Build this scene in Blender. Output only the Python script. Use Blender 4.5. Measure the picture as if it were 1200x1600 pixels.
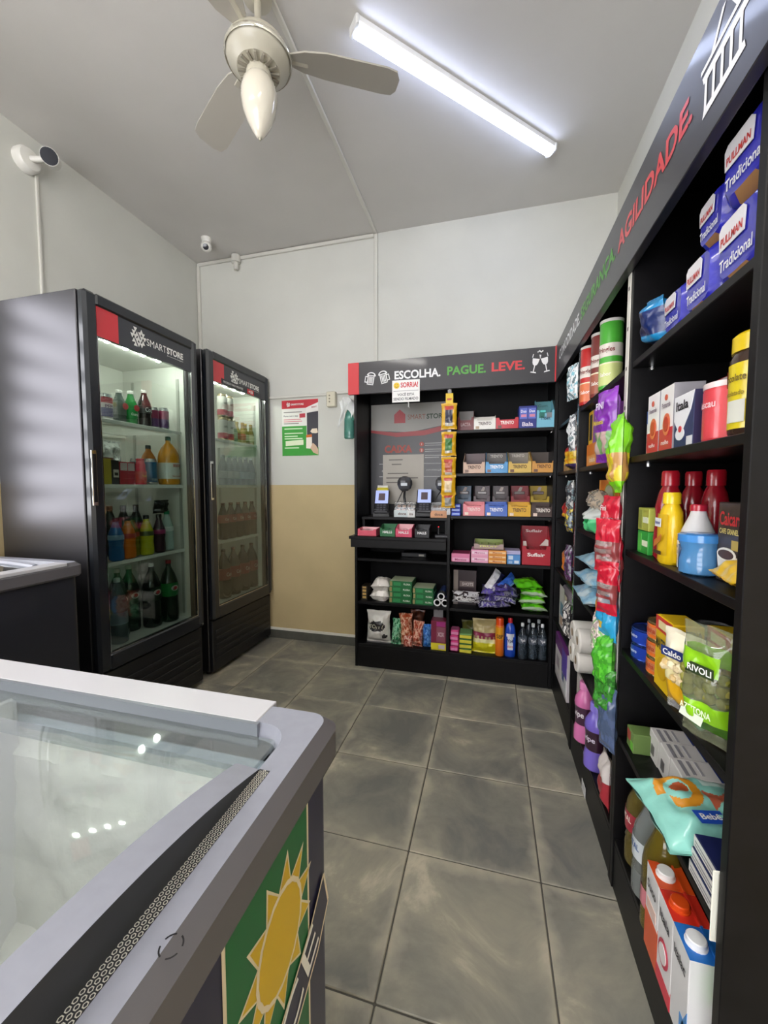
import bpy, math, random
from mathutils import Vector, Matrix, noise

S = bpy.context.scene
for _o in list(bpy.data.objects):
    bpy.data.objects.remove(_o)
C = S.collection
PI = math.pi

# ---------------------------------------------------------------- camera
cam_data = bpy.data.cameras.new('camera')
cam_data.sensor_fit = 'VERTICAL'
cam_data.sensor_height = 36.0
cam_data.lens = 621.76 / 1600 * 36.0
cam_data.clip_start = 0.02
cam = bpy.data.objects.new('camera', cam_data)
C.objects.link(cam)
cam.location = (0, 0, 1.2)
cam.rotation_euler = (PI / 2 - 0.062155, 0, 0.259161)
S.camera = cam

# ---------------------------------------------------------------- world, daylight outside the shop front
W = bpy.data.worlds.new('world')
S.world = W
W.use_nodes = True
W.node_tree.nodes['Background'].inputs[0].default_value = (0.97, 0.97, 1.0, 1)
W.node_tree.nodes['Background'].inputs[1].default_value = 8.0

# ---------------------------------------------------------------- exposure
S.view_settings.view_transform = 'Standard'
S.view_settings.look = 'None'
S.view_settings.gamma = 1.0
S.view_settings.use_curve_mapping = False
S.view_settings.exposure = 0.2
TUBE_POWER = 12.0          # lamp in view
TUBE_COLOR = (0.62, 0.71, 1.0)
REAR_POWER = 72.0         # lamps behind the viewer
REAR_COLOR = (1.0, 0.965, 0.90)
LED_POWER = 9.0

# ================================================================ helpers
def lin(h):
    h = h.lstrip('#')
    out = []
    for i in (0, 2, 4):
        v = int(h[i:i + 2], 16) / 255
        out.append(v / 12.92 if v <= 0.04045 else ((v + 0.055) / 1.055) ** 2.4)
    return tuple(out) + (1.0,)

_mats = {}
def mat(col, rough=0.5, metal=0.0, spec=0.5, coat=0.0, mottle=0.0, mscale=20.0, bump=0.0, bscale=60.0, emit=0.0, col2=None, sub=0.0, name=None):
    key = (col, rough, metal, spec, coat, mottle, mscale, bump, bscale, emit, col2, sub)
    if key in _mats:
        return _mats[key]
    m = bpy.data.materials.new(name or 'surface_' + col.strip('#'))
    m.use_nodes = True
    nt = m.node_tree
    b = nt.nodes['Principled BSDF']
    c = lin(col)
    b.inputs['Base Color'].default_value = c
    b.inputs['Roughness'].default_value = rough
    b.inputs['Metallic'].default_value = metal
    b.inputs['Specular IOR Level'].default_value = spec
    b.inputs['Coat Weight'].default_value = coat
    if coat:
        b.inputs['Coat Roughness'].default_value = 0.08
    if emit:
        b.inputs['Emission Color'].default_value = c
        b.inputs['Emission Strength'].default_value = emit
    if mottle or bump or col2:
        tc = nt.nodes.new('ShaderNodeTexCoord')
    if mottle or col2:
        n = nt.nodes.new('ShaderNodeTexNoise')
        n.inputs['Scale'].default_value = mscale
        n.inputs['Detail'].default_value = 5
        nt.links.new(tc.outputs['Object'], n.inputs['Vector'])
        r = nt.nodes.new('ShaderNodeValToRGB')
        if col2:
            d = lin(col2)
            r.color_ramp.elements[0].color = c
            r.color_ramp.elements[1].color = d
            r.color_ramp.elements[0].position = 0.42
            r.color_ramp.elements[1].position = 0.58
        else:
            r.color_ramp.elements[0].color = tuple(max(0, x * (1 - mottle)) for x in c[:3]) + (1,)
            r.color_ramp.elements[1].color = tuple(min(1, x * (1 + mottle)) for x in c[:3]) + (1,)
            r.color_ramp.elements[0].position = 0.3
            r.color_ramp.elements[1].position = 0.7
        nt.links.new(n.outputs['Fac'], r.inputs['Fac'])
        nt.links.new(r.outputs['Color'], b.inputs['Base Color'])
    if bump:
        n2 = nt.nodes.new('ShaderNodeTexNoise')
        n2.inputs['Scale'].default_value = bscale
        n2.inputs['Detail'].default_value = 3
        nt.links.new(tc.outputs['Object'], n2.inputs['Vector'])
        bp = nt.nodes.new('ShaderNodeBump')
        bp.inputs['Strength'].default_value = bump
        bp.inputs['Distance'].default_value = 0.004
        nt.links.new(n2.outputs['Fac'], bp.inputs['Height'])
        nt.links.new(bp.outputs['Normal'], b.inputs['Normal'])
    _mats[key] = m
    return m

def clear(tint='#ffffff', gloss=0.05, body=0.0, bodycol='#ffffff', fres=1.45):
    """thin clear film, plastic or glass: see-through, with a Fresnel reflection and an optional milky body"""
    key = ('clear', tint, gloss, body, bodycol, fres)
    if key in _mats:
        return _mats[key]
    m = bpy.data.materials.new('clear_' + tint.strip('#'))
    m.use_nodes = True
    nt = m.node_tree
    nt.nodes.remove(nt.nodes['Principled BSDF'])
    out = nt.nodes['Material Output']
    tr = nt.nodes.new('ShaderNodeBsdfTransparent')
    tr.inputs['Color'].default_value = lin(tint)
    gl = nt.nodes.new('ShaderNodeBsdfGlossy')
    gl.inputs['Roughness'].default_value = gloss
    lw = nt.nodes.new('ShaderNodeLayerWeight')
    lw.inputs['Blend'].default_value = 0.5
    pw = nt.nodes.new('ShaderNodeMath'); pw.operation = 'POWER'; pw.inputs[1].default_value = 4.0
    nt.links.new(lw.outputs['Facing'], pw.inputs[0])
    fr = nt.nodes.new('ShaderNodeMath'); fr.operation = 'MULTIPLY_ADD'; fr.use_clamp = True
    f0 = ((fres - 1) / (fres + 1)) ** 2 * 1.6
    fr.inputs[1].default_value = 1 - f0; fr.inputs[2].default_value = f0
    nt.links.new(pw.outputs[0], fr.inputs[0])
    src = tr.outputs[0]
    if body:
        df = nt.nodes.new('ShaderNodeBsdfDiffuse')
        df.inputs['Color'].default_value = lin(bodycol)
        mx = nt.nodes.new('ShaderNodeMixShader')
        mx.inputs[0].default_value = body
        nt.links.new(src, mx.inputs[1])
        nt.links.new(df.outputs[0], mx.inputs[2])
        src = mx.outputs[0]
    m2 = nt.nodes.new('ShaderNodeMixShader')
    nt.links.new(fr.outputs[0], m2.inputs[0])
    nt.links.new(src, m2.inputs[1])
    nt.links.new(gl.outputs[0], m2.inputs[2])
    nt.links.new(m2.outputs[0], out.inputs['Surface'])
    _mats[key] = m
    return m

def P(col):
    """printed card / plastic in a plain colour"""
    return mat(col, 0.42, coat=0.15)
def F(col):
    """glossy printed film"""
    return mat(col, 0.28, coat=0.35, bump=0.35, bscale=45)
def G(col):
    """glossy plastic"""
    return mat(col, 0.22, coat=0.3)
INK_W = mat('#f2f2ee', 0.5)
INK_K = mat('#17161a', 0.5)

class MB:
    """collects shapes into one mesh"""
    def __init__(s):
        s.v = []; s.f = []; s.m = []; s.s = []
    def add(s, vs, fs, mi=0, smooth=False):
        o = len(s.v)
        s.v += [tuple(p) for p in vs]
        for i, f in enumerate(fs):
            s.f.append(tuple(o + k for k in f))
            s.m.append(mi[i] if isinstance(mi, (list, tuple)) else mi)
            s.s.append(smooth)
        return s
    def box(s, x0, x1, y0, y1, z0, z1, mi=0, r=0.0):
        if x0 > x1: x0, x1 = x1, x0
        if y0 > y1: y0, y1 = y1, y0
        if z0 > z1: z0, z1 = z1, z0
        if r <= 0:
            vs = [(x, y, z) for z in (z0, z1) for y in (y0, y1) for x in (x0, x1)]
            fs = [(0, 2, 3, 1), (4, 5, 7, 6), (0, 1, 5, 4), (2, 6, 7, 3), (0, 4, 6, 2), (1, 3, 7, 5)]
            return s.add(vs, fs, mi)
        r = min(r, (x1 - x0) * .45, (y1 - y0) * .45, (z1 - z0) * .45)
        vs = []; idx = {}
        for sx in (0, 1):
            for sy in (0, 1):
                for sz in (0, 1):
                    X = (x0, x1)[sx]; Y = (y0, y1)[sy]; Z = (z0, z1)[sz]
                    ix = X + (r if sx == 0 else -r); iy = Y + (r if sy == 0 else -r); iz = Z + (r if sz == 0 else -r)
                    for ax, p in (('x', (X, iy, iz)), ('y', (ix, Y, iz)), ('z', (ix, iy, Z))):
                        idx[(sx, sy, sz, ax)] = len(vs); vs.append(p)
        g = lambda a, b, c, ax: idx[(a, b, c, ax)]
        fs = []
        for k in (0, 1):
            fs.append([g(k, 0, 0, 'x'), g(k, 1, 0, 'x'), g(k, 1, 1, 'x'), g(k, 0, 1, 'x')])
            fs.append([g(0, k, 0, 'y'), g(1, k, 0, 'y'), g(1, k, 1, 'y'), g(0, k, 1, 'y')])
            fs.append([g(0, 0, k, 'z'), g(1, 0, k, 'z'), g(1, 1, k, 'z'), g(0, 1, k, 'z')])
        for a in (0, 1):
            for b in (0, 1):
                fs.append([g(a, b, 0, 'x'), g(a, b, 1, 'x'), g(a, b, 1, 'y'), g(a, b, 0, 'y')])
                fs.append([g(a, 0, b, 'x'), g(a, 1, b, 'x'), g(a, 1, b, 'z'), g(a, 0, b, 'z')])
                fs.append([g(0, a, b, 'y'), g(1, a, b, 'y'), g(1, a, b, 'z'), g(0, a, b, 'z')])
                for c in (0, 1):
                    fs.append([g(a, b, c, 'x'), g(a, b, c, 'y'), g(a, b, c, 'z')])
        ctr = Vector(((x0 + x1) / 2, (y0 + y1) / 2, (z0 + z1) / 2))
        out = []
        for f in fs:
            p = [Vector(vs[i]) for i in f]
            n = (p[1] - p[0]).cross(p[2] - p[0])
            mid = sum(p, Vector()) / len(p)
            out.append(f if n.dot(mid - ctr) > 0 else f[::-1])
        return s.add(vs, out, mi)
    def lathe(s, prof, seg=20, mi=0, cx=0, cy=0, cz=0, smooth=True, caps=True, sx=1.0, sy=1.0):
        """prof [(r, z)] bottom to top; mi may be a list with one material for each band"""
        vs = []; fs = []; ms = []
        n = len(prof)
        for r, z in prof:
            for k in range(seg):
                a = 2 * PI * k / seg
                vs.append((cx + r * sx * math.cos(a), cy + r * sy * math.sin(a), cz + z))
        for i in range(n - 1):
            for k in range(seg):
                k2 = (k + 1) % seg
                fs.append((i * seg + k, i * seg + k2, (i + 1) * seg + k2, (i + 1) * seg + k))
                ms.append(mi[min(i, len(mi) - 1)] if isinstance(mi, (list, tuple)) else mi)
        if caps:
            fs.append(tuple(range(seg))[::-1]); ms.append(ms[0])
            fs.append(tuple((n - 1) * seg + k for k in range(seg))); ms.append(ms[-2])
        return s.add(vs, fs, ms, smooth)
    def prism(s, pts, y0, y1, mi=0):
        """polygon in x,z (counter-clockwise seen from -y) extruded along y"""
        n = len(pts)
        vs = [(x, y0, z) for x, z in pts] + [(x, y1, z) for x, z in pts]
        fs = [tuple(range(n)), tuple(range(2 * n - 1, n - 1, -1))]
        fs += [((i + 1) % n, i, n + i, n + (i + 1) % n) for i in range(n)]
        return s.add(vs, fs, mi)
    def tube(s, path, r, seg=8, mi=0, closed=False):
        pts = [Vector(p) for p in path]
        vs = []; fs = []
        n = len(pts)
        up = Vector((0.12, 0.31, 0.94)).normalized()
        for i, p in enumerate(pts):
            a = pts[i - 1] if i else p
            b = pts[i + 1] if i < n - 1 else p
            t = (b - a).normalized()
            u = t.cross(up)
            if u.length < 1e-3: u = t.cross(Vector((1, 0, 0)))
            u.normalize(); w = t.cross(u)
            rr = r[i] if isinstance(r, (list, tuple)) else r
            for k in range(seg):
                an = 2 * PI * k / seg
                vs.append(p + u * (rr * math.cos(an)) + w * (rr * math.sin(an)))
        for i in range(n - 1):
            for k in range(seg):
                k2 = (k + 1) % seg
                fs.append((i * seg + k, (i + 1) * seg + k, (i + 1) * seg + k2, i * seg + k2))
        fs.append(tuple(range(seg))); fs.append(tuple((n - 1) * seg + k for k in range(seg))[::-1])
        return s.add(vs, fs, mi, True)
    def bag(s, w, h, t, paint=None, nu=18, nv=22, crimp=0.06, wr=0.004, seed=1, side=0.0, neck=0.0, pinch=0.0):
        """a filled pillow bag standing on its lower seam: x across, z up, bulging along y"""
        rd = random.Random(seed)
        off = Vector((rd.uniform(0, 50), rd.uniform(0, 50), rd.uniform(0, 50)))
        for sd in (-1, 1):
            vs = []; fs = []; ms = []
            for j in range(nv + 1):
                v = j / nv
                e = min(v, 1 - v)
                q = 0.0 if e < crimp else min(1.0, (e - crimp) / 0.20)
                q = math.sin(q * PI / 2) ** 0.8
                for i in range(nu + 1):
                    u = i / nu
                    edge = max(0.0, 1 - abs(2 * u - 1) ** 2.6) ** 0.6
                    nz = noise.noise(Vector((u * 4 * max(w / .12, .6), v * 4 * max(h / .12, .6), sd * 3)) + off)
                    nw = noise.noise(Vector((u * 11, v * 9, sd * 7)) + off)
                    y = sd * (t / 2 * q * edge * (1 + pinch * nz) + wr * edge * (nz + .6 * nw) + 0.0008)
                    x = (u - .5) * w * (1 - side * q * edge * 0 - 0.07 * q * (1 - neck) + 0.0) * (1 - neck * max(0, (v - .7) / .3) ** 1.5)
                    x += 0.012 * w * noise.noise(Vector((v * 6, sd, u)) + off) * 2
                    vs.append((x, y, v * h + 0.02 * h * noise.noise(Vector((u * 3, v, 9)) + off)))
            for j in range(nv):
                for i in range(nu):
                    a = j * (nu + 1) + i
                    f = (a, a + 1, a + nu + 2, a + nu + 1)
                    fs.append(f if sd < 0 else f[::-1])
                    ms.append(paint((i + .5) / nu, (j + .5) / nv, sd) if paint else 0)
            s.add(vs, fs, ms, True)
        return s
    def xf(s, M):
        s.v = [tuple(M @ Vector(p)) for p in s.v]
        return s
    def mesh(s, name, mats):
        me = bpy.data.meshes.new(name)
        me.from_pydata(s.v, [], s.f)
        for m in (mats if isinstance(mats, (list, tuple)) else [mats]):
            me.materials.append(m)
        me.polygons.foreach_set('material_index', s.m)
        me.polygons.foreach_set('use_smooth', s.s)
        me.update()
        if any(s.s): me.set_sharp_from_angle(angle=math.radians(38))
        return me
    def build(s, name, mats, parent=None, loc=(0, 0, 0), rot=(0, 0, 0)):
        o = bpy.data.objects.new(name, s.mesh(name, mats))
        C.objects.link(o)
        o.location = loc; o.rotation_euler = rot
        if parent is not None:
            o.parent = parent
        return o

def tag(o, label=None, cat=None, group=None, kind=None):
    if label: o['label'] = label
    if cat: o['category'] = cat
    if group: o['group'] = group
    if kind: o['kind'] = kind
    return o

def thing(name, label, cat, loc=(0, 0, 0), rz=0.0, group=None):
    o = bpy.data.objects.new(name, None)
    o.empty_display_size = 0.05
    C.objects.link(o)
    o.location = loc; o.rotation_euler = (0, 0, rz)
    return tag(o, label, cat, group)

def struct(name, mb, mats, label=None, loc=(0, 0, 0)):
    o = mb.build(name, mats, None, loc)
    return tag(o, label, None, None, 'structure')

def copy_tree(o, parent=None):
    c = o.copy(); C.objects.link(c); c.parent = parent
    for ch in list(o.children):
        copy_tree(ch, c)
    return c

_txt = {}
def text_data(t, bold):
    k = (t, bold)
    if k not in _txt:
        cu = bpy.data.curves.new('glyphs', 'FONT')
        cu.body = t; cu.resolution_u = 3; cu.offset = bold
        cu.align_x = 'CENTER'
        ob = bpy.data.objects.new('glyphs', cu)
        C.objects.link(ob)
        dg = bpy.context.evaluated_depsgraph_get()
        me = ob.evaluated_get(dg).to_mesh()
        vs = [tuple(v.co) for v in me.vertices]; fs = [tuple(p.vertices) for p in me.polygons]
        ob.evaluated_get(dg).to_mesh_clear()
        bpy.data.objects.remove(ob); bpy.data.curves.remove(cu)
        xs = [v[0] for v in vs] or [0]; ys = [v[1] for v in vs] or [0]
        x0, x1, y0, y1 = min(xs), max(xs), min(ys), max(ys)
        _txt[k] = ([((a - (x0 + x1) / 2) / max(x1 - x0, 1e-6), (b - (y0 + y1) / 2) / max(y1 - y0, 1e-6)) for a, b, _ in vs], fs, (x1 - x0) / max(y1 - y0, 1e-6))
    return _txt[k]

def text_mb(mb, t, cx, cz, y, w=None, h=None, bold=0.02, mi=0, wrap=None, slant=0.0, turn=0.0, thick=0.0):
    """flat lettering in the x,z plane facing -y, or wrapped about a z axis cylinder of radius wrap at the origin"""
    vs, fs, asp = text_data(t, bold)
    if w is None: w = h * asp
    if h is None: h = w / asp
    ca, sa = math.cos(turn), math.sin(turn)
    out = []
    for a, b in vs:
        px, pz = a * w + slant * b * h, b * h
        px, pz = px * ca - pz * sa + cx, px * sa + pz * ca + cz
        if wrap:
            an = px / wrap
            out.append((wrap * math.sin(an), -wrap * math.cos(an), pz))
        else:
            out.append((px, y, pz))
    mb.add(out, fs, mi)
    return mb

def lettering(parent, t, cx, cz, y, w=None, h=None, m=None, bold=0.02, wrap=None, slant=0.0, turn=0.0, name='lettering'):
    return text_mb(MB(), t, cx, cz, y, w, h, bold, 0, wrap, slant, turn).build(name, m or INK_W, parent)
# ================================================================ the room
XL, XR, YB, YF, ZC = -2.285, 0.722, 2.80, -1.9, 2.98

def slate():
    m = bpy.data.materials.new('dark_slate_tile')
    m.use_nodes = True
    nt = m.node_tree; b = nt.nodes['Principled BSDF']
    geo = nt.nodes.new('ShaderNodeNewGeometry')
    oi = nt.nodes.new('ShaderNodeObjectInfo')
    n1 = nt.nodes.new('ShaderNodeTexNoise'); n1.inputs['Scale'].default_value = 3.4; n1.inputs['Detail'].default_value = 8; n1.inputs['Roughness'].default_value = .62
    n1.inputs['Distortion'].default_value = 0.6
    off = nt.nodes.new('ShaderNodeVectorMath'); off.operation = 'MULTIPLY_ADD'
    cmb = nt.nodes.new('ShaderNodeCombineXYZ')
    nt.links.new(oi.outputs['Random'], cmb.inputs[0]); nt.links.new(oi.outputs['Random'], cmb.inputs[1])
    off.inputs[1].default_value = (9, 5, 0)
    nt.links.new(cmb.outputs[0], off.inputs[0]); nt.links.new(geo.outputs['Position'], off.inputs[2])
    nt.links.new(off.outputs[0], n1.inputs['Vector'])
    r1 = nt.nodes.new('ShaderNodeValToRGB')
    e = r1.color_ramp.elements
    e[0].position = .36; e[0].color = lin('#767570')
    e[1].position = .68; e[1].color = lin('#c2baa5')
    x = e.new(.50); x.color = lin('#8d8a7f')
    x = e.new(.60); x.color = lin('#9f9a8a')
    nt.links.new(n1.outputs['Fac'], r1.inputs['Fac'])
    # dusty, worn rim of each tile (chalky residue along the joints)
    tc = nt.nodes.new('ShaderNodeTexCoord')
    sep = nt.nodes.new('ShaderNodeSeparateXYZ'); nt.links.new(tc.outputs['Object'], sep.inputs[0])
    ab = []
    for k in (0, 1):
        a = nt.nodes.new('ShaderNodeMath'); a.operation = 'ABSOLUTE'; nt.links.new(sep.outputs[k], a.inputs[0]); ab.append(a)
    mx = nt.nodes.new('ShaderNodeMath'); mx.operation = 'MAXIMUM'
    nt.links.new(ab[0].outputs[0], mx.inputs[0]); nt.links.new(ab[1].outputs[0], mx.inputs[1])
    n2 = nt.nodes.new('ShaderNodeTexNoise'); n2.inputs['Scale'].default_value = 9; n2.inputs['Detail'].default_value = 6
    nt.links.new(off.outputs[0], n2.inputs['Vector'])
    ad = nt.nodes.new('ShaderNodeMath'); ad.operation = 'MULTIPLY_ADD'; ad.inputs[1].default_value = 0.13
    nt.links.new(n2.outputs['Fac'], ad.inputs[0]); nt.links.new(mx.outputs[0], ad.inputs[2])
    mr = nt.nodes.new('ShaderNodeMapRange'); mr.inputs['From Min'].default_value = .238; mr.inputs['From Max'].default_value = .29; mr.inputs['To Max'].default_value = .7
    nt.links.new(ad.outputs[0], mr.inputs['Value'])
    mix = nt.nodes.new('ShaderNodeMix'); mix.data_type = 'RGBA'
    nt.links.new(mr.outputs[0], mix.inputs['Factor']); nt.links.new(r1.outputs[0], mix.inputs['A']); mix.inputs['B'].default_value = lin('#c9c0aa')
    nt.links.new(mix.outputs['Result'], b.inputs['Base Color'])
    b.inputs['Roughness'].default_value = .42
    rr = nt.nodes.new('ShaderNodeMapRange'); rr.inputs['To Min'].default_value = .3; rr.inputs['To Max'].default_value = .62
    nt.links.new(n2.outputs['Fac'], rr.inputs['Value']); nt.links.new(rr.outputs[0], b.inputs['Roughness'])
    bp = nt.nodes.new('ShaderNodeBump'); bp.inputs['Strength'].default_value = .35; bp.inputs['Distance'].default_value = .004
    nt.links.new(n1.outputs['Fac'], bp.inputs['Height']); nt.links.new(bp.outputs[0], b.inputs['Normal'])
    return m
SLATE = slate()
GROUT = mat('#55534c', 0.9)
WALLW = mat('#cfcfc8', 0.55, mottle=0.03, mscale=3, bump=0.06, bscale=120)
BEIGE = mat('#c9b58a', 0.6, mottle=0.05, mscale=4, bump=0.06, bscale=140)
CEIL = mat('#cfccc8', 0.7, mottle=0.03, mscale=2.5, bump=0.05, bscale=160)
SKIRT = mat('#5c5c55', 0.5, mottle=0.2, mscale=9)

floor = struct('floor', MB().box(XL - .1, XR + .1, YF - .1, YB + .1, -.06, -.004), GROUT)
PX_, PY_ = 0.4105, 0.4035
tile_me = MB().box(-PX_ / 2 + .0022, PX_ / 2 - .0022, -PY_ / 2 + .0022, PY_ / 2 - .0022, -.012, 0, 0, .0022).mesh('tile', SLATE)
rt = random.Random(4)
for i in range(-5, 3):
    for j in range(-6, 6):
        cx = -0.24 + PX_ * (i + .5); cy = 1.224 + PY_ * (j - .5)
        x0, x1, y0, y1 = cx - PX_ / 2, cx + PX_ / 2, cy - PY_ / 2, cy + PY_ / 2
        cx0, cx1, cy0, cy1 = max(x0, XL), min(x1, XR), max(y0, YF), min(y1, YB)
        if cx1 - cx0 < .03 or cy1 - cy0 < .03: continue
        if (cx0, cx1, cy0, cy1) == (x0, x1, y0, y1):
            o = bpy.data.objects.new('tile', tile_me); C.objects.link(o); o.parent = floor
            o.location = (cx, cy, rt.uniform(-.0012, 0.0))
        else:
            o = MB().box(cx0 - cx + .002, cx1 - cx - .002, cy0 - cy + .002, cy1 - cy - .002, -.012, 0, 0, .002).build('tile', SLATE, floor, (cx, cy, -.0006))

def wall(name, x0, x1, y0, y1, segs, z0=0.0):
    mb = MB()
    for a, b, mi in segs:
        mb.box(x0, x1, y0, y1, a, b, mi)
    return struct(name, mb, [WALLW, BEIGE])
ZW = 1.217
wall('wall_back', XL - .1, XR + .1, YB, YB + .1, ((-.06, ZW, 1), (ZW, ZC + .1, 0)))
WY0, WY1, WZ0, WZ1 = .05, 1.18, 1.0, 2.2
mb = MB()
mb.box(XL - .1, XL, YF - .1, YB, -.06, WZ0, 1); mb.box(XL - .1, XL, YF - .1, WY0, WZ0, ZW, 1); mb.box(XL - .1, XL, WY1, YB, WZ0, ZW, 1); mb.box(XL - .1, XL, YF - .1, YB, WZ1, ZC + .1, 0)
mb.box(XL - .1, XL, YF - .1, WY0, ZW, WZ1, 0); mb.box(XL - .1, XL, WY1, YB, ZW, WZ1, 0)
struct('wall_left', mb, [WALLW, BEIGE])
w1 = struct('window_1', MB().box(XL - .08, XL - .02, WY0, WY0 + .03, WZ0, WZ1).box(XL - .08, XL - .02, WY1 - .03, WY1, WZ0, WZ1).box(XL - .08, XL - .02, WY0 + .03, WY1 - .03, WZ0, WZ0 + .03).box(XL - .08, XL - .02, WY0 + .03, WY1 - .03, WZ1 - .03, WZ1), mat('#4b4d52', .5, .5))
for k in range(6):
    MB().box(-.022, .022, -(WY1 - WY0) / 2 + .031, (WY1 - WY0) / 2 - .031, -.03, .03, 0, .004).build('louvre', mat('#4b4d52', .5, .5), w1, (XL - .05, (WY0 + WY1) / 2, WZ0 + .17 + .17 * k))
wall('wall_right', XR, XR + .1, YF - .1, YB, ((-.06, ZW, 1), (ZW, ZC + .1, 0)))
# shop front behind the camera: piers, lintel and the barred opening to the street
mb = MB()
mb.box(XL, -1.95, YF - .12, YF, 0, ZC, 0); mb.box(.35, XR, YF - .12, YF, 0, ZC, 0)
mb.box(-1.95, .35, YF - .12, YF, 2.42, ZC, 0); mb.box(-1.95, .35, YF - .12, YF, 0, .08, 0)
struct('wall_front', mb, [WALLW])
struct('ceiling', MB().box(XL - .1, XR + .1, YF - .1, YB + .1, ZC, ZC + .1), CEIL)
d = struct('door_1', MB().box(-1.95, -1.88, YF - .09, YF - .03, .08, 2.42, 0, .005).box(.28, .35, YF - .09, YF - .03, .08, 2.42, 0, .005), mat('#55575a', .45, .6))
bar_me = MB().box(-1.88, .28, -.02, .02, -.04, .04, 0, .006).mesh('rail', mat('#3a3c40', .5, .5))
for k in range(7):
    o = bpy.data.objects.new('rail', bar_me); C.objects.link(o); o.parent = d; o.location = (0, YF - .06, .14 + .37 * k)

# skirting tiles with the white strip along their top
mb = MB(); x = XL
kx = 0
while x < -.86:
    x1 = min(x + .4, -.86)
    mb.box(x + .001, x1 - .001, YB - .012, YB, 0, .066, 0); x = x1
sk = struct('baseboard_back', mb, [SKIRT])
MB().box(XL, -.862, YB - .014, YB, .066, .084, 0, .002).build('strip', mat('#e9e7df', .5), sk)
mb = MB().box(XL, XL + .012, YF, YB - .012, 0, .066, 0)
sk = struct('baseboard_left', mb, [SKIRT])
MB().box(XL, XL + .014, YF, YB - .014, .066, .084, 0, .002).build('strip', mat('#e9e7df', .5), sk)

# ---------------------------------------------------------------- surface conduits
COND = mat('#d3d1c9', .5)
def conduit(label, *boxes):
    mb = MB()
    for b in boxes: mb.box(*b, 0, .003)
    return tag(mb.build('cable_conduit', COND), label, 'conduit', 'white surface cable conduits')
conduit('white cable conduit running straight along the ceiling past the fan', (-.808, -.786, YF, YB - .016, ZC - .014, ZC))
conduit('white vertical conduit dropping from the ceiling behind the sign to the shelf', (-.811, -.786, YB - .016, YB, 1.99, ZC))
conduit('white conduit along the top of the back wall under the ceiling', (XL + .02, -1.93, YB - .016, YB, ZC - .03, ZC - .005), (-1.89, -.812, YB - .016, YB, ZC - .03, ZC - .005))
conduit('white vertical conduit in the corner above the coolers', (XL + .004, XL + .03, YB - .016, YB, .09, ZC - .031))
conduit('thin horizontal conduit on the back wall above the small poster', (-1.70, -1.17, YB - .014, YB, 1.878, 1.898), (-1.10, -.90, YB - .014, YB, 1.884, 1.904))
conduit('thin cable conduit falling down the wall under the bullet camera', (XL, XL + .012, 1.612, 1.626, 2.0, 2.80))

# junction box on the ceiling line
t = thing('junction_box', 'small white round junction box at the ceiling edge of back wall', 'junction box', (-1.91, YB - .03, ZC - .06))
MB().lathe([(.034, 0), (.034, .05), (.030, .055)], 16).build('box_body', COND, t)
MB().lathe([(.016, -.055), (.018, -.01), (.018, 0)], 12).build('spout', COND, t)

# ---------------------------------------------------------------- LED tubes
DIFF = mat('#f4f8ff', .4, emit=1.0)
def tube_light(label, x0, y0, x1, y1, group, power, colour, name='tube_light'):
    L = math.hypot(x1 - x0, y1 - y0); a = math.atan2(y1 - y0, x1 - x0)
    t = thing(name, label, 'lamp', ((x0 + x1) / 2, (y0 + y1) / 2, ZC - .038), a, group)
    MB().box(-L / 2, L / 2, -.027, .027, .010, .038, 0, .004).build('housing', mat('#e8e8e8', .4), t)
    m = bpy.data.materials.new('lit_tube'); m.use_nodes = True
    b = m.node_tree.nodes['Principled BSDF']
    b.inputs['Base Color'].default_value = (.9, .9, .9, 1)
    b.inputs['Emission Color'].default_value = colour + (1,)
    b.inputs['Emission Strength'].default_value = power
    pts = [(.026 * math.cos(PI + PI * k / 8), .010 + .027 * math.sin(PI + PI * k / 8)) for k in range(9)]
    vs = [(-L / 2 + .012, y, z) for y, z in pts] + [(L / 2 - .012, y, z) for y, z in pts]
    fs = [(k, k + 9, k + 10, k + 1) for k in range(8)] + [tuple(range(9)), tuple(range(17, 8, -1))]
    MB().add(vs, [f[::-1] for f in fs], 0, True).build('diffuser', m, t)
    for s in (-1, 1):
        MB().box(s * L / 2 - s * .012, s * L / 2 + s * .004, -.033, .033, -.006, .034, 0, .004).build('end_cap', mat('#d9d9d9', .4), t)
    return t
tube_light('glowing white tube lamp set diagonally on the ceiling', -.53, 1.545, .285, 2.345, 'ceiling tube lamps', TUBE_POWER, TUBE_COLOR)
tube_light('glowing tube lamp on the ceiling behind the viewer near the shop front', -1.7, -.2, -.9, -.75, 'ceiling tube lamps', REAR_POWER, REAR_COLOR)
tube_light('glowing tube lamp on the ceiling over the aisle behind the viewer', .0, -.35, .0, .45, 'ceiling tube lamps', REAR_POWER, REAR_COLOR)

# ---------------------------------------------------------------- ceiling fan
FANW = mat('#b9b4a5', .35, coat=.2)
t = thing('ceiling_fan', 'white three-blade ceiling fan with a teardrop glass lamp', 'fan', (-.825, 1.358, 0), math.radians(0))
MB().lathe([(.012, 2.80), (.012, ZC - .03)], 12).build('rod', FANW, t)
MB().lathe([(.02, ZC - .06), (.05, ZC - .05), (.055, ZC)], 20).build('canopy', FANW, t)
mo = MB().lathe([(.02, 2.69), (.075, 2.69), (.085, 2.70), (.107, 2.715), (.112, 2.73), (.112, 2.745), (.10, 2.765), (.06, 2.785), (.03, 2.80), (.02, 2.82)], 36).build('motor_housing', FANW, t)
MB().lathe([(.115, 2.722), (.118, 2.727), (.118, 2.733), (.115, 2.738)], 36, caps=False).build('chrome_ring', mat('#e6e2d6', .15, .8), mo)
for k in range(16):
    a = 2 * PI * k / 16
    MB().box(.042, .072, -.004, .004, 2.683, 2.69).build('vent_fin', mat('#8d877a', .6), mo, (0, 0, 0), (0, 0, a))
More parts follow.
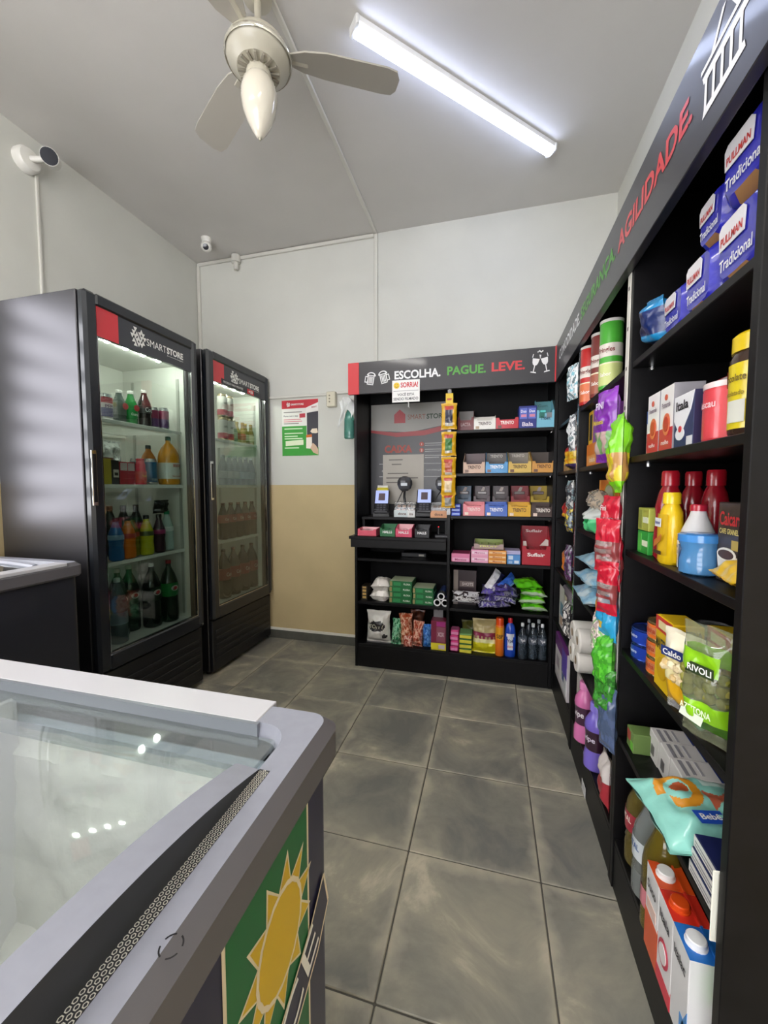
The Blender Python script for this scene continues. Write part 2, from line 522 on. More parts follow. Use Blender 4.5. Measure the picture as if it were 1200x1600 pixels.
MB().lathe([(.03, 2.655), (.043, 2.66), (.045, 2.675), (.04, 2.692)], 24).build('lamp_holder', FANW, t)
GLOBE = mat('#d3cdbf', .12, coat=.6)
MB().lathe([(.004, 2.462), (.012, 2.466), (.026, 2.485), (.042, 2.515), (.056, 2.55), (.063, 2.585), (.064, 2.61), (.058, 2.64), (.047, 2.656), (.042, 2.665)], 28).build('glass_globe', GLOBE, t)
MB().lathe([(.003, 2.455), (.006, 2.462), (.004, 2.466)], 10).build('finial', mat('#a59f90', .4, .5), t)
BLADE = mat('#a9a49a', .5)
for k, ang in enumerate((28, 148, 268)):
    a = math.radians(ang)
    bl = MB()
    outline = [(.10, -.022), (.16, -.05), (.24, -.066), (.46, -.07), (.50, -.06), (.515, -.03), (.515, .03), (.50, .055), (.46, .06), (.24, .055), (.16, .045), (.10, .022)]
    n = len(outline)
    vs = [(x, y, 2.755 + y * .22 + .003) for x, y in outline] + [(x, y, 2.755 + y * .22 - .003) for x, y in outline]
    bl.add(vs, [tuple(range(n)), tuple(range(2 * n - 1, n - 1, -1))] + [((i + 1) % n, i, n + i, n + (i + 1) % n) for i in range(n)])
    b = bl.build('blade', BLADE, t, (0, 0, 0), (0, 0, a))
    MB().box(.085, .175, -.016, .016, 2.752, 2.76, 0, .002).build('blade_arm', FANW, b)

# ---------------------------------------------------------------- security cameras
CAMW = mat('#e6e4de', .35, coat=.2)
t = thing('bullet_camera', 'white bullet security camera with dark lens face on the wall', 'camera', (XL, 1.57, 2.835))
MB().lathe([(.058, 0), (.058, .03), (.048, .045), (.02, .05)], 20).xf(Matrix.Rotation(PI / 2, 4, 'Y')).build('mount_base', CAMW, t)
MB().tube([(.04, .0, 0), (.085, .02, .005), (.10, .03, .02)], .014, 10).build('bracket_arm', CAMW, t)
Mx = Matrix.Translation((.13, .035, .012)) @ Vector((.55, -.55, -.35)).to_track_quat('Z', 'Y').to_matrix().to_4x4()
bd = MB().lathe([(.024, -.10), (.032, -.095), (.034, .03), (.038, .032), (.038, .05)], 20).xf(Mx).build('camera_body', CAMW, t)
MB().lathe([(.034, .0485), (.036, .051), (.010, .053)], 20).xf(Mx).build('lens_face', mat('#23252e', .5, spec=.3), bd)
t = thing('dome_camera', 'small white turret security camera hanging from the ceiling corner', 'camera', (-1.99, 2.54, ZC))
MB().lathe([(.026, -.035), (.03, -.03), (.034, -.008), (.034, 0)], 18).build('mount_base', CAMW, t)
Mx = Matrix.Translation((.004, -.006, -.062)) @ Vector((.42, -.75, -.5)).to_track_quat('Z', 'Y').to_matrix().to_4x4()
bd = MB().lathe([(.012, -.036), (.03, -.028), (.036, -.005), (.035, .018), (.028, .032), (.022, .036)], 20).xf(Mx).build('turret', CAMW, t)
MB().lathe([(.019, .034), (.02, .0375), (.006, .039)], 16).xf(Mx).build('lens', mat('#23232a', .15, coat=.4), bd)
# ================================================================ shelving units
BOARD = mat('#0c0b0d', .42, spec=.28, mottle=.35, mscale=30)
BOARDE = mat('#16151a', .33, coat=.2)
BACKP = mat('#0a0a0c', .6, spec=.2, mottle=.3, mscale=18)
PINM = mat('#c9c9c9', .25, .8)
ZA, ZB, ZCS, ZD, ZE, ZF = 1.545, 1.284, 1.024, .737, .443, .157
UY0, UY1 = 2.475, 2.79
def board(parent, name, x0, x1, y0, y1, z0, z1, m=None):
    return MB().box(x0, x1, y0, y1, z0, z1, 0, .0015).build(name, m or BOARD, parent)
t = thing('shelving_unit', 'black wooden shelving unit with a checkout niche standing against the back wall', 'shelving', (0, 0, 0))
backunit = t
board(t, 'side_panel', -.857, -.839, UY0, UY1, 0, 1.99); board(t, 'side_panel', .352, .370, UY0, UY1, 0, 1.99)
board(t, 'divider', -.251, -.233, UY0, UY1, .14, 1.80)
board(t, 'back_panel', -.839, .352, 2.775, UY1, .14, 1.985, BACKP)
board(t, 'plinth', -.839, .352, UY0 + .004, UY0 + .02, 0, .139)
board(t, 'top_panel', -.839, .352, UY0, 2.774, 1.972, 1.99)
for z in (ZA, ZB, ZCS, ZD, ZE):
    s = board(t, 'shelf', -.232, .351, UY0 + .004, 2.774, z - .018, z)
    for px in (-.226, .345):
        MB().lathe([(.006, -.026), (.006, -.0185)], 8).build('shelf_pin', PINM, s, (px, UY0 + .05, z))
board(t, 'shelf', -.838, .351, UY0 + .004, 2.774, ZF - .018, ZF)
board(t, 'shelf', -.838, -.252, UY0 + .004, 2.774, ZE - .018, ZE)
board(t, 'shelf', -.838, -.252, UY0 + .004, 2.774, .715, .733)
board(t, 'countertop', -.878, -.252, UY0 - .055, 2.774, .866, .884)
board(t, 'apron', -.869, -.252, UY0 - .045, UY0 - .03, .812, .865)
board(t, 'riser_shelf', -.83, -.255, 2.545, 2.774, .985, 1.003)
board(t, 'riser_leg', -.83, -.812, 2.56, 2.774, .8845, .9845); board(t, 'riser_leg', -.275, -.257, 2.56, 2.774, .8845, .9845)

t = thing('shelving_unit', 'long black shelving unit of three bays along the right-hand wall', 'shelving', (0, 0, 0))
rightunit = t
RX0, RX1 = .372, .715
def rboard(name, x0, x1, y0, y1, z0, z1, m=None): return board(t, name, x0, x1, y0, y1, z0, z1, m)
rboard('end_panel', RX0, RX1, .711, .731, 0, 1.99, BOARD)
rboard('divider', RX0, RX1, 1.262, 1.281, 0, 1.97); rboard('divider', RX0, RX1, 1.2815, 1.3005, 0, 1.97)
rboard('divider', RX0, RX1, 1.912, 1.931, 0, 1.97); rboard('divider', RX0, RX1, 1.9315, 1.9505, 0, 1.97)
rboard('back_panel', .70, RX1, .732, 2.474, .14, 1.97, BACKP)
rboard('end_panel', RX0, .70, 2.4745, 2.4745 + .014, 0, 1.97)
rboard('top_panel', RX0, RX1, .732, 2.474, 1.971, 1.99)
BAYS = ((.7315, 1.2615), (1.301, 1.9115), (1.951, 2.474))
for bi, (a, b) in enumerate(BAYS):
    rboard('plinth', RX0 + .004, RX0 + .02, a, b, 0, .139)
    for z in (ZA, ZB, ZCS, ZD, .475 if bi == 0 else ZE, ZF):
        s = rboard('shelf', RX0 + .004, .70, a, b, z - .018, z)
        if z > .6:
            for yy in (a + .006, b - .006):
                MB().lathe([(.006, -.027), (.006, -.0185)], 8).build('shelf_pin', PINM, s, (RX0 + .05, yy, z))
MB().box(RX0 - .001, RX0 + .0005, 1.60, 1.66, .01, .05).build('barcode_label', mat('#dedede', .5), t)

# ================================================================ header signs
SIGNK = mat('#2c2b31', .38, coat=.25)
SRED = mat('#cf2f38', .35, coat=.3); SGRN = mat('#4f9e3a', .4); SWHT = mat('#e9e9ea', .4)
t = thing('header_sign', 'dark sign reading ESCOLHA. PAGUE. LEVE. above the back shelves', 'sign', (0, 0, 0))
MB().box(-.815, .358, 2.452, 2.473, 1.792, 1.99, 0, .0015).build('panel', SIGNK, t)
MB().box(-.889, -.8151, 2.452, 2.473, 1.792, 1.99, 0, .0015).build('red_end', SRED, t)
YS = 2.4512
MB().box(.344, .3585, YS - .0004, 2.4525, 1.792, 1.99).build('red_stripe', SRED, t)
lettering(t, 'ESCOLHA.', -.44, 1.893, YS, w=.285, h=.052, m=SWHT, bold=.03)
lettering(t, 'PAGUE.', -.145, 1.896, YS, w=.225, h=.052, m=SGRN, bold=.03)
lettering(t, 'LEVE.', .092, 1.899, YS, w=.185, h=.052, m=SRED, bold=.03)
def mug(parent, cx, cz, s, flip, turn):
    mb = MB()
    M = Matrix.Translation((cx, YS, cz)) @ Matrix.Rotation(turn, 4, 'Y') @ Matrix.Diagonal((flip * s, 1, s, 1))
    def rect(x0, x1, z0, z1): mb.add([M @ Vector(p) for p in ((x0, 0, z0), (x1, 0, z0), (x1, 0, z1), (x0, 0, z1))], [(0, 1, 2, 3)])
    rect(-.5, .5, -1, -.85); rect(-.5, -.36, -1, .35); rect(.36, .5, -1, .35)
    for k in (-.2, 0, .2): rect(k - .06, k + .06, -.78, .2)
    for k in range(10):
        a = PI * k / 10; a2 = PI * (k + 1) / 10
        f = lambda an, r: (math.cos(an) * r * .65, .35 + math.sin(an) * r * .45)
        p, q, r2, s2 = f(a, 1), f(a2, 1), f(a2, .72), f(a, .72)
        mb.add([M @ Vector((x, 0, z)) for x, z in (p, q, r2, s2)], [(0, 1, 2, 3)])
    rect(-.66, .66, .28, .4)
    rect(-.88, -.5, .05, .17); rect(-.88, -.76, -.7, .17); rect(-.88, -.5, -.72, -.6)
    return mb.build('mug_icon', SWHT, parent)
mug(t, -.735, 1.888, .044, 1, .18); mug(t, -.655, 1.892, .044, -1, -.22)
def flute(parent, cx, cz, s, turn):
    mb = MB(); M = Matrix.Translation((cx, YS, cz)) @ Matrix.Rotation(turn, 4, 'Y') @ Matrix.Diagonal((s, 1, s, 1))
    def poly(pts): mb.add([M @ Vector((x, 0, z)) for x, z in pts], [tuple(range(len(pts)))])
    poly([(-.3, .1), (-.2, -.12), (0, -.22), (.2, -.12), (.3, .1), (.36, .55), (-.36, .55)])
    for sgn in (-1, 1): poly([(sgn * .36, .62), (sgn * .36 + .07 * sgn, .62), (sgn * .42, 1.0), (sgn * .34, 1.0)])
    poly([(-.05, -.2), (-.05, -.85), (.05, -.85), (.05, -.2)])
    poly([(-.32, -.98), (.32, -.98), (.25, -.86), (-.25, -.86)])
    return mb.build('glass_icon', SWHT, parent)
flute(t, .238, 1.90, .052, .2); flute(t, .292, 1.902, .052, -.2)
MB().tube([(.25, YS, 1.962), (.262, YS, 1.97), (.27, YS, 1.962), (.28, YS, 1.97)], .004, 6).build('spark_icon', SWHT, t)

t = thing('header_sign', 'long glossy dark sign ending in AGILIDADE and a basket over the right-hand shelves', 'sign', (.348, 0, 0), -PI / 2)
# local x runs towards the camera (-y), local y into the shelf (+x)
MB().box(-2.451, -.60, 0, .022, 1.792, 1.99, 0, .0015).build('panel', SIGNK, t)
MB().box(-2.451, -2.436, -.0006, .0, 1.792, 1.99).build('red_stripe', SRED, t)
lettering(t, 'COMODIDADE.', -2.085, 1.90, -.0008, w=.50, h=.052, m=SWHT, bold=.03)
lettering(t, 'SEGURAN\u00c7A.', -1.585, 1.895, -.0008, w=.46, h=.062, m=SGRN, bold=.03)
lettering(t, 'AGILIDADE.', -1.11, 1.90, -.0008, w=.44, h=.056, m=SRED, bold=.03)
mb = MB()
def q(*p): mb.add([(x, -.0008, z) for x, z in p], [tuple(range(len(p)))])
bx, bz = -.785, 1.895
for k in range(5):   # basket of bars with handle
    x = bx - .05 + .025 * k
    q((x - .012, bz - .045), (x - .004, bz - .045), (x - .004, bz + .0), (x - .012, bz + .0))
q((bx - .066, bz - .058), (bx + .056, bz - .058), (bx + .052, bz - .045), (bx - .062, bz - .045))
q((bx - .066, bz), (bx + .060, bz), (bx + .066, bz + .014), (bx - .072, bz + .014))
q((bx - .078, bz + .022), (bx + .072, bz + .022), (bx + .072, bz + .03), (bx - .078, bz + .03))
q((bx - .045, bz + .03), (bx - .033, bz + .03), (bx - .005, bz + .07), (bx - .015, bz + .07))
q((bx + .038, bz + .03), (bx + .026, bz + .03), (bx + .000, bz + .07), (bx + .010, bz + .07))
mb.build('basket_icon', SWHT, t)

# ================================================================ coolers with glass doors
BLK = mat('#22252b', .28, metal=.25, coat=.35)
BLKS = mat('#5d5c60', .36, metal=.92, bump=.03, bscale=6)
GRILL = mat('#15161a', .4)
LINER = mat('#dfe0d8', .4)
CHROME = mat('#c9cacb', .12, 1.0)
WIRE = mat('#eceee8', .3, coat=.2)
PANE = clear('#dfe6e2', .015, fres=1.5)
def logo_tris(mb, cx, cz, s, y):
    rd = random.Random(3)
    rows = [(-2, (-1, 0, 1)), (-1, (-2, -1, 0, 1)), (0, (-2, -1, 0, 1, 2)), (1, (-2, -1, 0, 1)), (2, (-1, 1))]
    for r, cols in rows:
        for c_ in cols:
            x = cx + (c_ + (.5 if r % 2 else 0)) * s * .42; z = cz + r * s * .40
            a = s * .26
            if (r + c_) % 3: mb.add([(x - a, y, z + a), (x + a, y, z + a), (x, y, z - a)], [(2, 1, 0)])
            else: mb.add([(x - a, y, z - a), (x + a, y, z - a), (x, y, z + a)], [(0, 1, 2)])
def cooler(label, yc, wid, extra):
    t = thing('drinks_cooler', label, 'cooler', (-1.65, yc, 0), PI / 2, 'tall black drinks coolers')
    h = wid / 2
    # cabinet: an open box of black steel
    mb = MB()
    mb.box(-h, -h + .045, .047, .55, .03, 2.035, 0, .003); mb.box(h - .045, h, .047, .55, .03, 2.035, 0, .003)
    mb.box(-h + .045, h - .045, .50, .55, .03, 2.035, 0); mb.box(-h + .045, h - .045, .047, .50, 1.90, 2.035, 0); mb.box(-h + .045, h - .045, .047, .50, .03, .41, 0)
    mb.build('cabinet', BLKS, t)
    li = MB(); e = .004; x = h - .046
    li.box(-x, -x + e, .06, .499, .412, 1.898); li.box(x - e, x, .06, .499, .412, 1.898); li.box(-x, x, .494, .499, .412, 1.898)
    li.box(-x, x, .06, .499, .412, .43); li.box(-x, x, .06, .499, 1.892, 1.898)
    ln = li.build('liner', LINER, t)
    for sx in (-1, 1):
        for yy in (.10, .42):
            MB().box(sx * (x - .006) - .004, sx * (x - .006) + .004, yy - .008, yy + .008, .45, 1.82).build('shelf_rail', mat('#b9bab4', .4, .3), ln)
    lamp = MB()
    for k in range(4): lamp.lathe([(.006, -.012), (.013, -.008), (.014, 0)], 10, cx=-.15 + .1 * k, cy=.10, cz=1.889)
    m = bpy.data.materials.new('cooler_led'); m.use_nodes = True
    b = m.node_tree.nodes['Principled BSDF']; b.inputs['Emission Color'].default_value = (1, .99, .93, 1); b.inputs['Emission Strength'].default_value = LED_POWER * 22
    lamp.build('led_strip', m, t)
    # door
    dx0, dx1, dz0, dz1 = -h, h, .365, 2.035
    st = .062
    fr = MB()
    fr.box(dx0, dx0 + st, 0, .045, dz0, dz1, 0, .012); fr.box(dx1 - st + .02, dx1, 0, .045, dz0, dz1, 0, .012)
    fr.box(dx0 + st - .004, dx1 - st + .024, .002, .045, dz0, .44, 0, .006); fr.box(dx0 + st - .004, dx1 - st + .024, .002, .045, 1.985, dz1, 0, .006)
    door = fr.build('door', BLK, t)
    gx0, gx1 = dx0 + st, dx1 - st + .02
    MB().box(gx0, gx1, .016, .022, .44, 1.858).build('glass_pane', PANE, door)
    MB().box(gx0, gx1, .012, .03, 1.858, 1.985, 0).build('header_panel', mat('#30323a', .3, coat=.3), door)
    MB().box(gx0, gx0 + .105, .0105, .012, 1.858, 1.985).build('red_block', mat('#d2343f', .35, coat=.2), door)
    mb = MB()
    mb.box(gx0, gx1, .010, .015, .44, .445); mb.box(gx1 - .006, gx1, .010, .015, .445, 1.857); mb.box(gx0, gx0 + .003, .010, .015, .445, 1.857)
    mb.build('chrome_trim', CHROME, door)
    mb = MB(); logo_tris(mb, gx0 + .215, 1.925, .042, .0112); mb.build('logo', INK_W, door)
    lettering(door, 'SMART', gx0 + .325, 1.922, .0112, w=.125, h=.034, bold=0.0)
    lettering(door, 'STORE', gx0 + .448, 1.922, .0112, w=.115, h=.034, bold=.04)
    lettering(door, 'Seu mercado inteligente', gx0 + .448, 1.895, .0112, w=.115, h=.008, bold=0.0)
    if extra:
        MB().box(gx0 + .075, gx1 - .055, .0090, .0105, 1.858, 1.893).build('warning_strip', mat('#2a2a30', .4), door)
        MB().box(gx0 + .355, gx0 + .435, .0085, .0092, 1.858, 1.893).build('age_badge', mat('#c8222c', .4), door)
        lettering(door, 'PROIBIDO PARA MENORES', gx0 + .2, 1.876, .0085, w=.21, h=.014, bold=0.0)
        lettering(door, '+18', gx0 + .395, 1.876, .008, w=.05, h=.022, bold=.03)
    # handle on the near edge
    hd = MB().box(dx0 - .002, dx0 + .022, -.006, .0, 1.12, 1.36, 0, .002).build('handle', CHROME, door)
    MB().box(dx0 + .001, dx0 + .019, -.0075, -.004, 1.135, 1.345, 0, .002).build('grip_recess', mat('#0b0b0d', .4), hd)
    MB().lathe([(.008, 0), (.008, .006)], 12).xf(Matrix.Rotation(PI / 2, 4, 'X')).build('lock', CHROME, door, (dx1 - .03, .0, .385))
    # shelves
    for z in (1.515, 1.21, .838):
        mb = MB()
        mb.tube([(-x + .012, .085, z - .006), (x - .012, .085, z - .006)], .006, 6); mb.tube([(-x + .012, .47, z - .006), (x - .012, .47, z - .006)], .005, 6)
        n = 22
        for k in range(n):
            xx = -x + .02 + (2 * x - .04) * k / (n - 1)
            mb.box(xx - .0018, xx + .0018, .085, .47, z - .006, z - .001)
        s = mb.build('wire_shelf', WIRE, t)
        MB().box(-x + .012, x - .012, .076, .080, z - .014, z + .004, 0, .001).build('price_rail', WIRE, s)
    # foot grille
    g = MB().box(-h + .004, h - .004, .02, .046, .03, .355, 0, .004).build('kick_panel', GRILL, t)
    for k in range(5):
        MB().box(-h + .03, h - .03, .013, .0195, .09 + .045 * k, .112 + .045 * k, 0, .003).build('louvre', GRILL, g)
    for sx in (-1, 1):
        MB().lathe([(.018, 0), (.018, .03)], 12, cx=sx * (h - .05), cy=.09).build('foot', GRILL, t)
        MB().lathe([(.018, 0), (.018, .03)], 12, cx=sx * (h - .05), cy=.5).build('foot', GRILL, t)
    return t
COOL1 = 1.669; COOL2 = 2.433
cooler('tall black glass-door cooler of soft drinks beside the grey chest freezer', COOL1, .67, False)
cooler('tall black glass-door cooler with red 18 badge in the back corner', COOL2, .69, True)

# ================================================================ chest freezers
GREY = mat('#9496a2', .45, coat=.15, mottle=.04, mscale=60)
GREYD = mat('#605e62', .5)
ALU = mat('#c9c8cd', .35, coat=.3)
NAVY = mat('#1b1b3c', .4, coat=.3)
FROST = mat('#f4f3ea', .8, mottle=.06, mscale=30, bump=.9, bscale=35)
INNER = mat('#b4bfc8', .45)
FGL = clear('#eef2f2', .03, body=.10, bodycol='#e9eef0', fres=1.5)
def ring(mb, outer, inner, z, mi=0, flip=False):
    n = len(outer)
    vs = [(x, y, z) for x, y in outer] + [(x, y, z) for x, y in inner]
    fs = [(k, (k + 1) % n, n + (k + 1) % n, n + k) for k in range(n)]
    mb.add(vs, [f[::-1] for f in fs] if flip else fs, mi)
def rrect(x0, x1, y0, y1, r, n=6):
    out = []
    for cx, cy, a0 in ((x1 - r, y0 + r, -PI / 2), (x1 - r, y1 - r, 0), (x0 + r, y1 - r, PI / 2), (x0 + r, y0 + r, PI)):
        for k in range(n + 1):
            a = a0 + PI / 2 * k / n
            out.append((cx + r * math.cos(a), cy + r * math.sin(a)))
    return out
def band(mb, a, za, b, zb, mi=0, smooth=False):
    n = len(a)
    vs = [(x, y, za) for x, y in a] + [(x, y, zb) for x, y in b]
    mb.add(vs, [(k, (k + 1) % n, n + (k + 1) % n, n + k) for k in range(n)], mi, smooth)
def freezer(label, loc, rz, L, D, H, body_mat):
    """local: long axis x (centre 0), depth y, floor at z=0"""
    t = thing('chest_freezer', label, 'freezer', loc, rz)
    x, y = L / 2, D / 2
    # body shell, open at the top
    mb = MB()
    a = rrect(-x + .016, x - .016, -y + .016, y - .016, .02); b = rrect(-x + .06, x - .06, -y + .05, y - .05, .03)
    band(mb, a, .06, a, H - .06, 0)
    bi = rrect(-x + .016, x - .016, -y + .016, y - .016, .02)
    mb.add([(p[0], p[1], .06) for p in bi], [tuple(range(len(bi)))[::-1]])
    body = mb.build('body', body_mat, t)
    mb = MB(); band(mb, b, H - .03, b, .30, 0); mb.add([(p[0], p[1], .30) for p in b], [tuple(range(len(b)))])
    mb.build('liner', INNER, t)
    for sx in (-1, 1):
        for sy in (-1, 1):
            MB().lathe([(.02, 0), (.02, .062)], 10, cx=sx * (x - .12), cy=sy * (y - .1)).build('castor', GRILL, t)
    # top frame: outer lip, chamfer, flat top, inner edge
    mb = MB()
    o0 = rrect(-x + .006, x - .006, -y + .006, y - .006, .024); o1 = rrect(-x, x, -y, y, .028); o2 = rrect(-x + .014, x - .014, -y + .014, y - .014, .024)
    i0 = rrect(-x + .05, x - .05, -y + .055, y - .055, .04); i1 = rrect(-x + .058, x - .058, -y + .060, y - .060, .036)
    band(mb, o0, H - .058, o1, H - .05, 1); band(mb, o1, H - .05, o1, H - .014, 1, True); band(mb, o1, H - .014, o2, H, 1, True)
    ring(mb, o2, i0, H, 0); band(mb, i0, H, i1, H - .022, 0); ring(mb, i1, b, H - .022, 0); band(mb, b, H - .022, b, H - .06, 0)
    ring(mb, rrect(-x + .016, x - .016, -y + .016, y - .016, .02), o0, H - .058, 1)
    mb.build('top_frame', [GREY, GREYD], t)
    return t
FH = .872
fz = freezer('dark blue chest freezer with an arched glass lid in front of the camera', (-.885, .205, 0), 0, 1.36, .65, FH, NAVY)
shell = set(fz.children)
x1 = .70; y1 = .325
# aluminium rails on the long sides
for sy in (1, -1):
    MB().box(-.60, .595, sy * .268, sy * .3235, FH - .012, FH + .0012, 0, .001).build('aluminium_rail', ALU, fz)
    MB().box(-.60, .60, sy * .262, sy * .268, FH - .03, FH + .001).build('guide_rail', mat('#8f949c', .3, .4), fz)
# frost on the far inner wall and a white frosted floor
fm = MB()
nx, nz = 70, 26
rd = random.Random(2)
vs = []; fs = []
for j in range(nz + 1):
    for i in range(nx + 1):
        u = i / nx; v = j / nz
        xx = -.63 + 1.255 * u; zz = .32 + .47 * v + .012 * noise.noise(Vector((xx * 9, 0, 1)))
        e = (1 - v) ** .5 * .03 + .012 * (noise.noise(Vector((xx * 14, zz * 14, 3))) + .6 * noise.noise(Vector((xx * 40, zz * 40, 7))))
        if v > .96: e = -.004
        vs.append((xx, .270 - max(e, -.004) * 1.0, zz))
fs = [(j * (nx + 1) + i, j * (nx + 1) + i + 1, (j + 1) * (nx + 1) + i + 1, (j + 1) * (nx + 1) + i) for j in range(nz) for i in range(nx)]
fo = fm.add(vs, fs, 0, True).build('frost_layer', FROST, fz)
fm = MB(); vs = []; nx, ny = 70, 36
for j in range(ny + 1):
    for i in range(nx + 1):
        xx = -.63 + 1.265 * i / nx; yy = -.27 + .53 * j / ny
        vs.append((xx, yy, .40 + .035 * noise.noise(Vector((xx * 5, yy * 5, 1))) + .012 * noise.noise(Vector((xx * 23, yy * 23, 4))) + .10 * max(0, (yy - .1) / .2) ** 2))
fs = [(j * (nx + 1) + i, j * (nx + 1) + i + 1, (j + 1) * (nx + 1) + i + 1, (j + 1) * (nx + 1) + i) for j in range(ny) for i in range(nx)]
fm.add(vs, fs, 0, True).build('frost_bed', FROST, fz)
MB().box(.128, .136, -.26, .268, .42, .845, 0, .002).build('partition', mat('#f0eeee', .5), fz)
# arched sliding lids
def arch(y): return .907 - .59 * (y + .055) ** 2
def lid(name, x0, x1, dz, front_bar):
    ny = 20
    ys = [-.262 + .446 * k / ny for k in range(ny + 1)]
    vs = [(x0, yy, arch(yy) + dz) for yy in ys] + [(x1, yy, arch(yy) + dz) for yy in ys]
    o = MB().add(vs, [(k, ny + 1 + k, ny + 2 + k, k + 1) for k in range(ny)], 0, True).build(name, FGL, fz)
    for xx, wd, m in ((x1, .030, GREY), (x0, .02, GREYD)):
        if xx == x0 and not front_bar: continue
        vs = []; fs = []
        for yy in ys:
            zt = arch(yy) + dz
            vs += [(xx - wd, yy, zt + .003), (xx, yy, zt + .001), (xx + .001, yy, FH + .0012), (xx - wd, yy, FH - .004)]
        for k in range(ny):
            for e in range(4):
                fs.append((k * 4 + e, k * 4 + (e + 1) % 4, (k + 1) * 4 + (e + 1) % 4, (k + 1) * 4 + e))
        fs += [(0, 3, 2, 1), (ny * 4, ny * 4 + 1, ny * 4 + 2, ny * 4 + 3)]
        fs = [f[::-1] for f in fs]
        mi = [(0, 1, 1, 1)[i % 4] for i in range(ny * 4)] + [1, 1]
        MB().add(vs, fs, mi).build('handle_frame', [m, mat('#2b2e35', .4)], o)
    return o
lid('sliding_lid', -.02, .652, 0.0, True)
lid('sliding_lid', -.60, .06, -.020, False)
MB().box(-.60, .63, .185, .262, .850, .856).build('fixed_glass', FGL, fz)
# perforated metal strip along the frame beside the lid handle
pm = MB(); n = 95
for k in range(n):
    for r_ in range(3):
        yy = -.25 + .437 * (k + (.5 if r_ % 2 else 0)) / n; xx = .6545 + .0042 * r_
        pts = [(xx + .0019 * math.cos(a * PI / 3), yy + .0021 * math.sin(a * PI / 3)) for a in range(6)]
        pin = [(xx + .0011 * math.cos(a * PI / 3), yy + .0013 * math.sin(a * PI / 3)) for a in range(6)]
        ring(pm, pts, pin, FH + .0010)
po = pm.build('perforated_strip', mat('#dedccf', .3, .3), fz); po['kind'] = 'stuff'
MB().box(.6515, .6645, -.25, .187, FH + .0002, FH + .0006).build('strip_backing', mat('#2b2b2e', .5), fz)
for k in range(4):   # dashed round mould mark
    mb = MB(); a0 = k * PI / 2 + .25
    for s in range(5):
        a, b = a0 + s * .2, a0 + (s + 1) * .2
        mb.add([(.694 + r * math.cos(an) * .0085 - .004, .012 + r * math.sin(an) * .0085, FH + .0004) for an, r in ((a, 1), (b, 1), (b, .86), (a, .86))], [(0, 1, 2, 3)])
    mb.build('mould_mark', INK_K, fz)
# printed panel on the end face (faces +x): green field, plain sun with rays, lettering
XS = .684 + .0006
def plate(name, pts, xo, m):   # polygon given in world y,z, on the end face
    return MB().add([(XS + xo, yy - .205, zz) for yy, zz in pts], [tuple(range(len(pts)))]).build(name, m, fz)
GRN = mat('#1e6a3a', .4); YEL = mat('#d8b41e', .4); CRM = mat('#e9dcc0', .45)
plate('sticker_border', [(.276, .36), (.448, .36), (.448, .808), (.276, .808)], 0, CRM)
plate('sticker_field', [(.281, .365), (.443, .365), (.443, .803), (.281, .803)], .0003, GRN)
def sun(cy, cz, r0, r1, n, xo, m, nm, ph=0.0):
    pts = []
    for k in range(n):
        a = 2 * PI * k / n + ph
        pts.append((cy + r1 * math.cos(a), cz + r1 * math.sin(a) * 1.15)); a += PI / n
        pts.append((cy + r0 * math.cos(a), cz + r0 * math.sin(a) * 1.15))
    vs = [(XS + xo, cy - .205, cz)] + [(XS + xo, p[0] - .205, p[1]) for p in pts]
    N = len(pts)
    return MB().add(vs, [(0, k + 1, (k + 1) % N + 1) for k in range(N)]).build(nm, m, fz)
sun(.375, .69, .050, .081, 11, .0006, CRM, 'sun_outline', .2); sun(.375, .69, .047, .074, 11, .0009, YEL, 'sun_rays', .2)
sun(.375, .69, .050, .051, 20, .0012, CRM, 'sun_disc_edge'); sun(.375, .69, .045, .046, 20, .0015, YEL, 'sun_disc')
pts = [(.255, .475), (.47, .565), (.505, .60), (.49, .655), (.448, .622), (.24, .535)]
mb = MB().add([(XS + .0018, a - .205, b) for a, b in pts], [tuple(range(len(pts)))]); mb.build('name_ribbon', NAVY, fz)
n = len(pts)
mb = MB()
for k in range(n):
    a, b = Vector(pts[k]), Vector(pts[(k + 1) % n]); dd = (b - a).normalized(); nn = Vector((-dd.y, dd.x)) * .0022
    mb.add([(XS + .0021, p.x - .205, p.y) for p in (a - nn, b - nn, b + nn, a + nn)], [(0, 1, 2, 3)])
mb.build('ribbon_outline', CRM, fz)
mb = text_mb(MB(), 'NICE', .365, -.565, 0, w=.19, h=.052, bold=.0, turn=0)
vs, fs, asp = text_data('NICE', 0.0)
ca, sa = math.cos(.40), math.sin(.40)
MB().add([(XS + .0024, .37 + (a * .2 * ca - b * .05 * sa) - .205, .562 + (a * .2 * sa + b * .05 * ca)) for a, b in vs], fs).build('lettering', INK_W, fz)
# jagged white strip under the frame
mb = MB(); k = 0; yy = .20
while yy < .45:
    zt = FH - .060
    mb.add([(XS + .0004, yy - .205, zt), (XS + .0004, yy + .012 - .205, zt), (XS + .0004, yy + .014 - .205, zt - .008 - .005 * (k % 3)), (XS + .0004, yy - .205, zt - .006)], [(0, 1, 2, 3)][::-1]); yy += .014; k += 1
mb.build('torn_edge', CRM, fz)

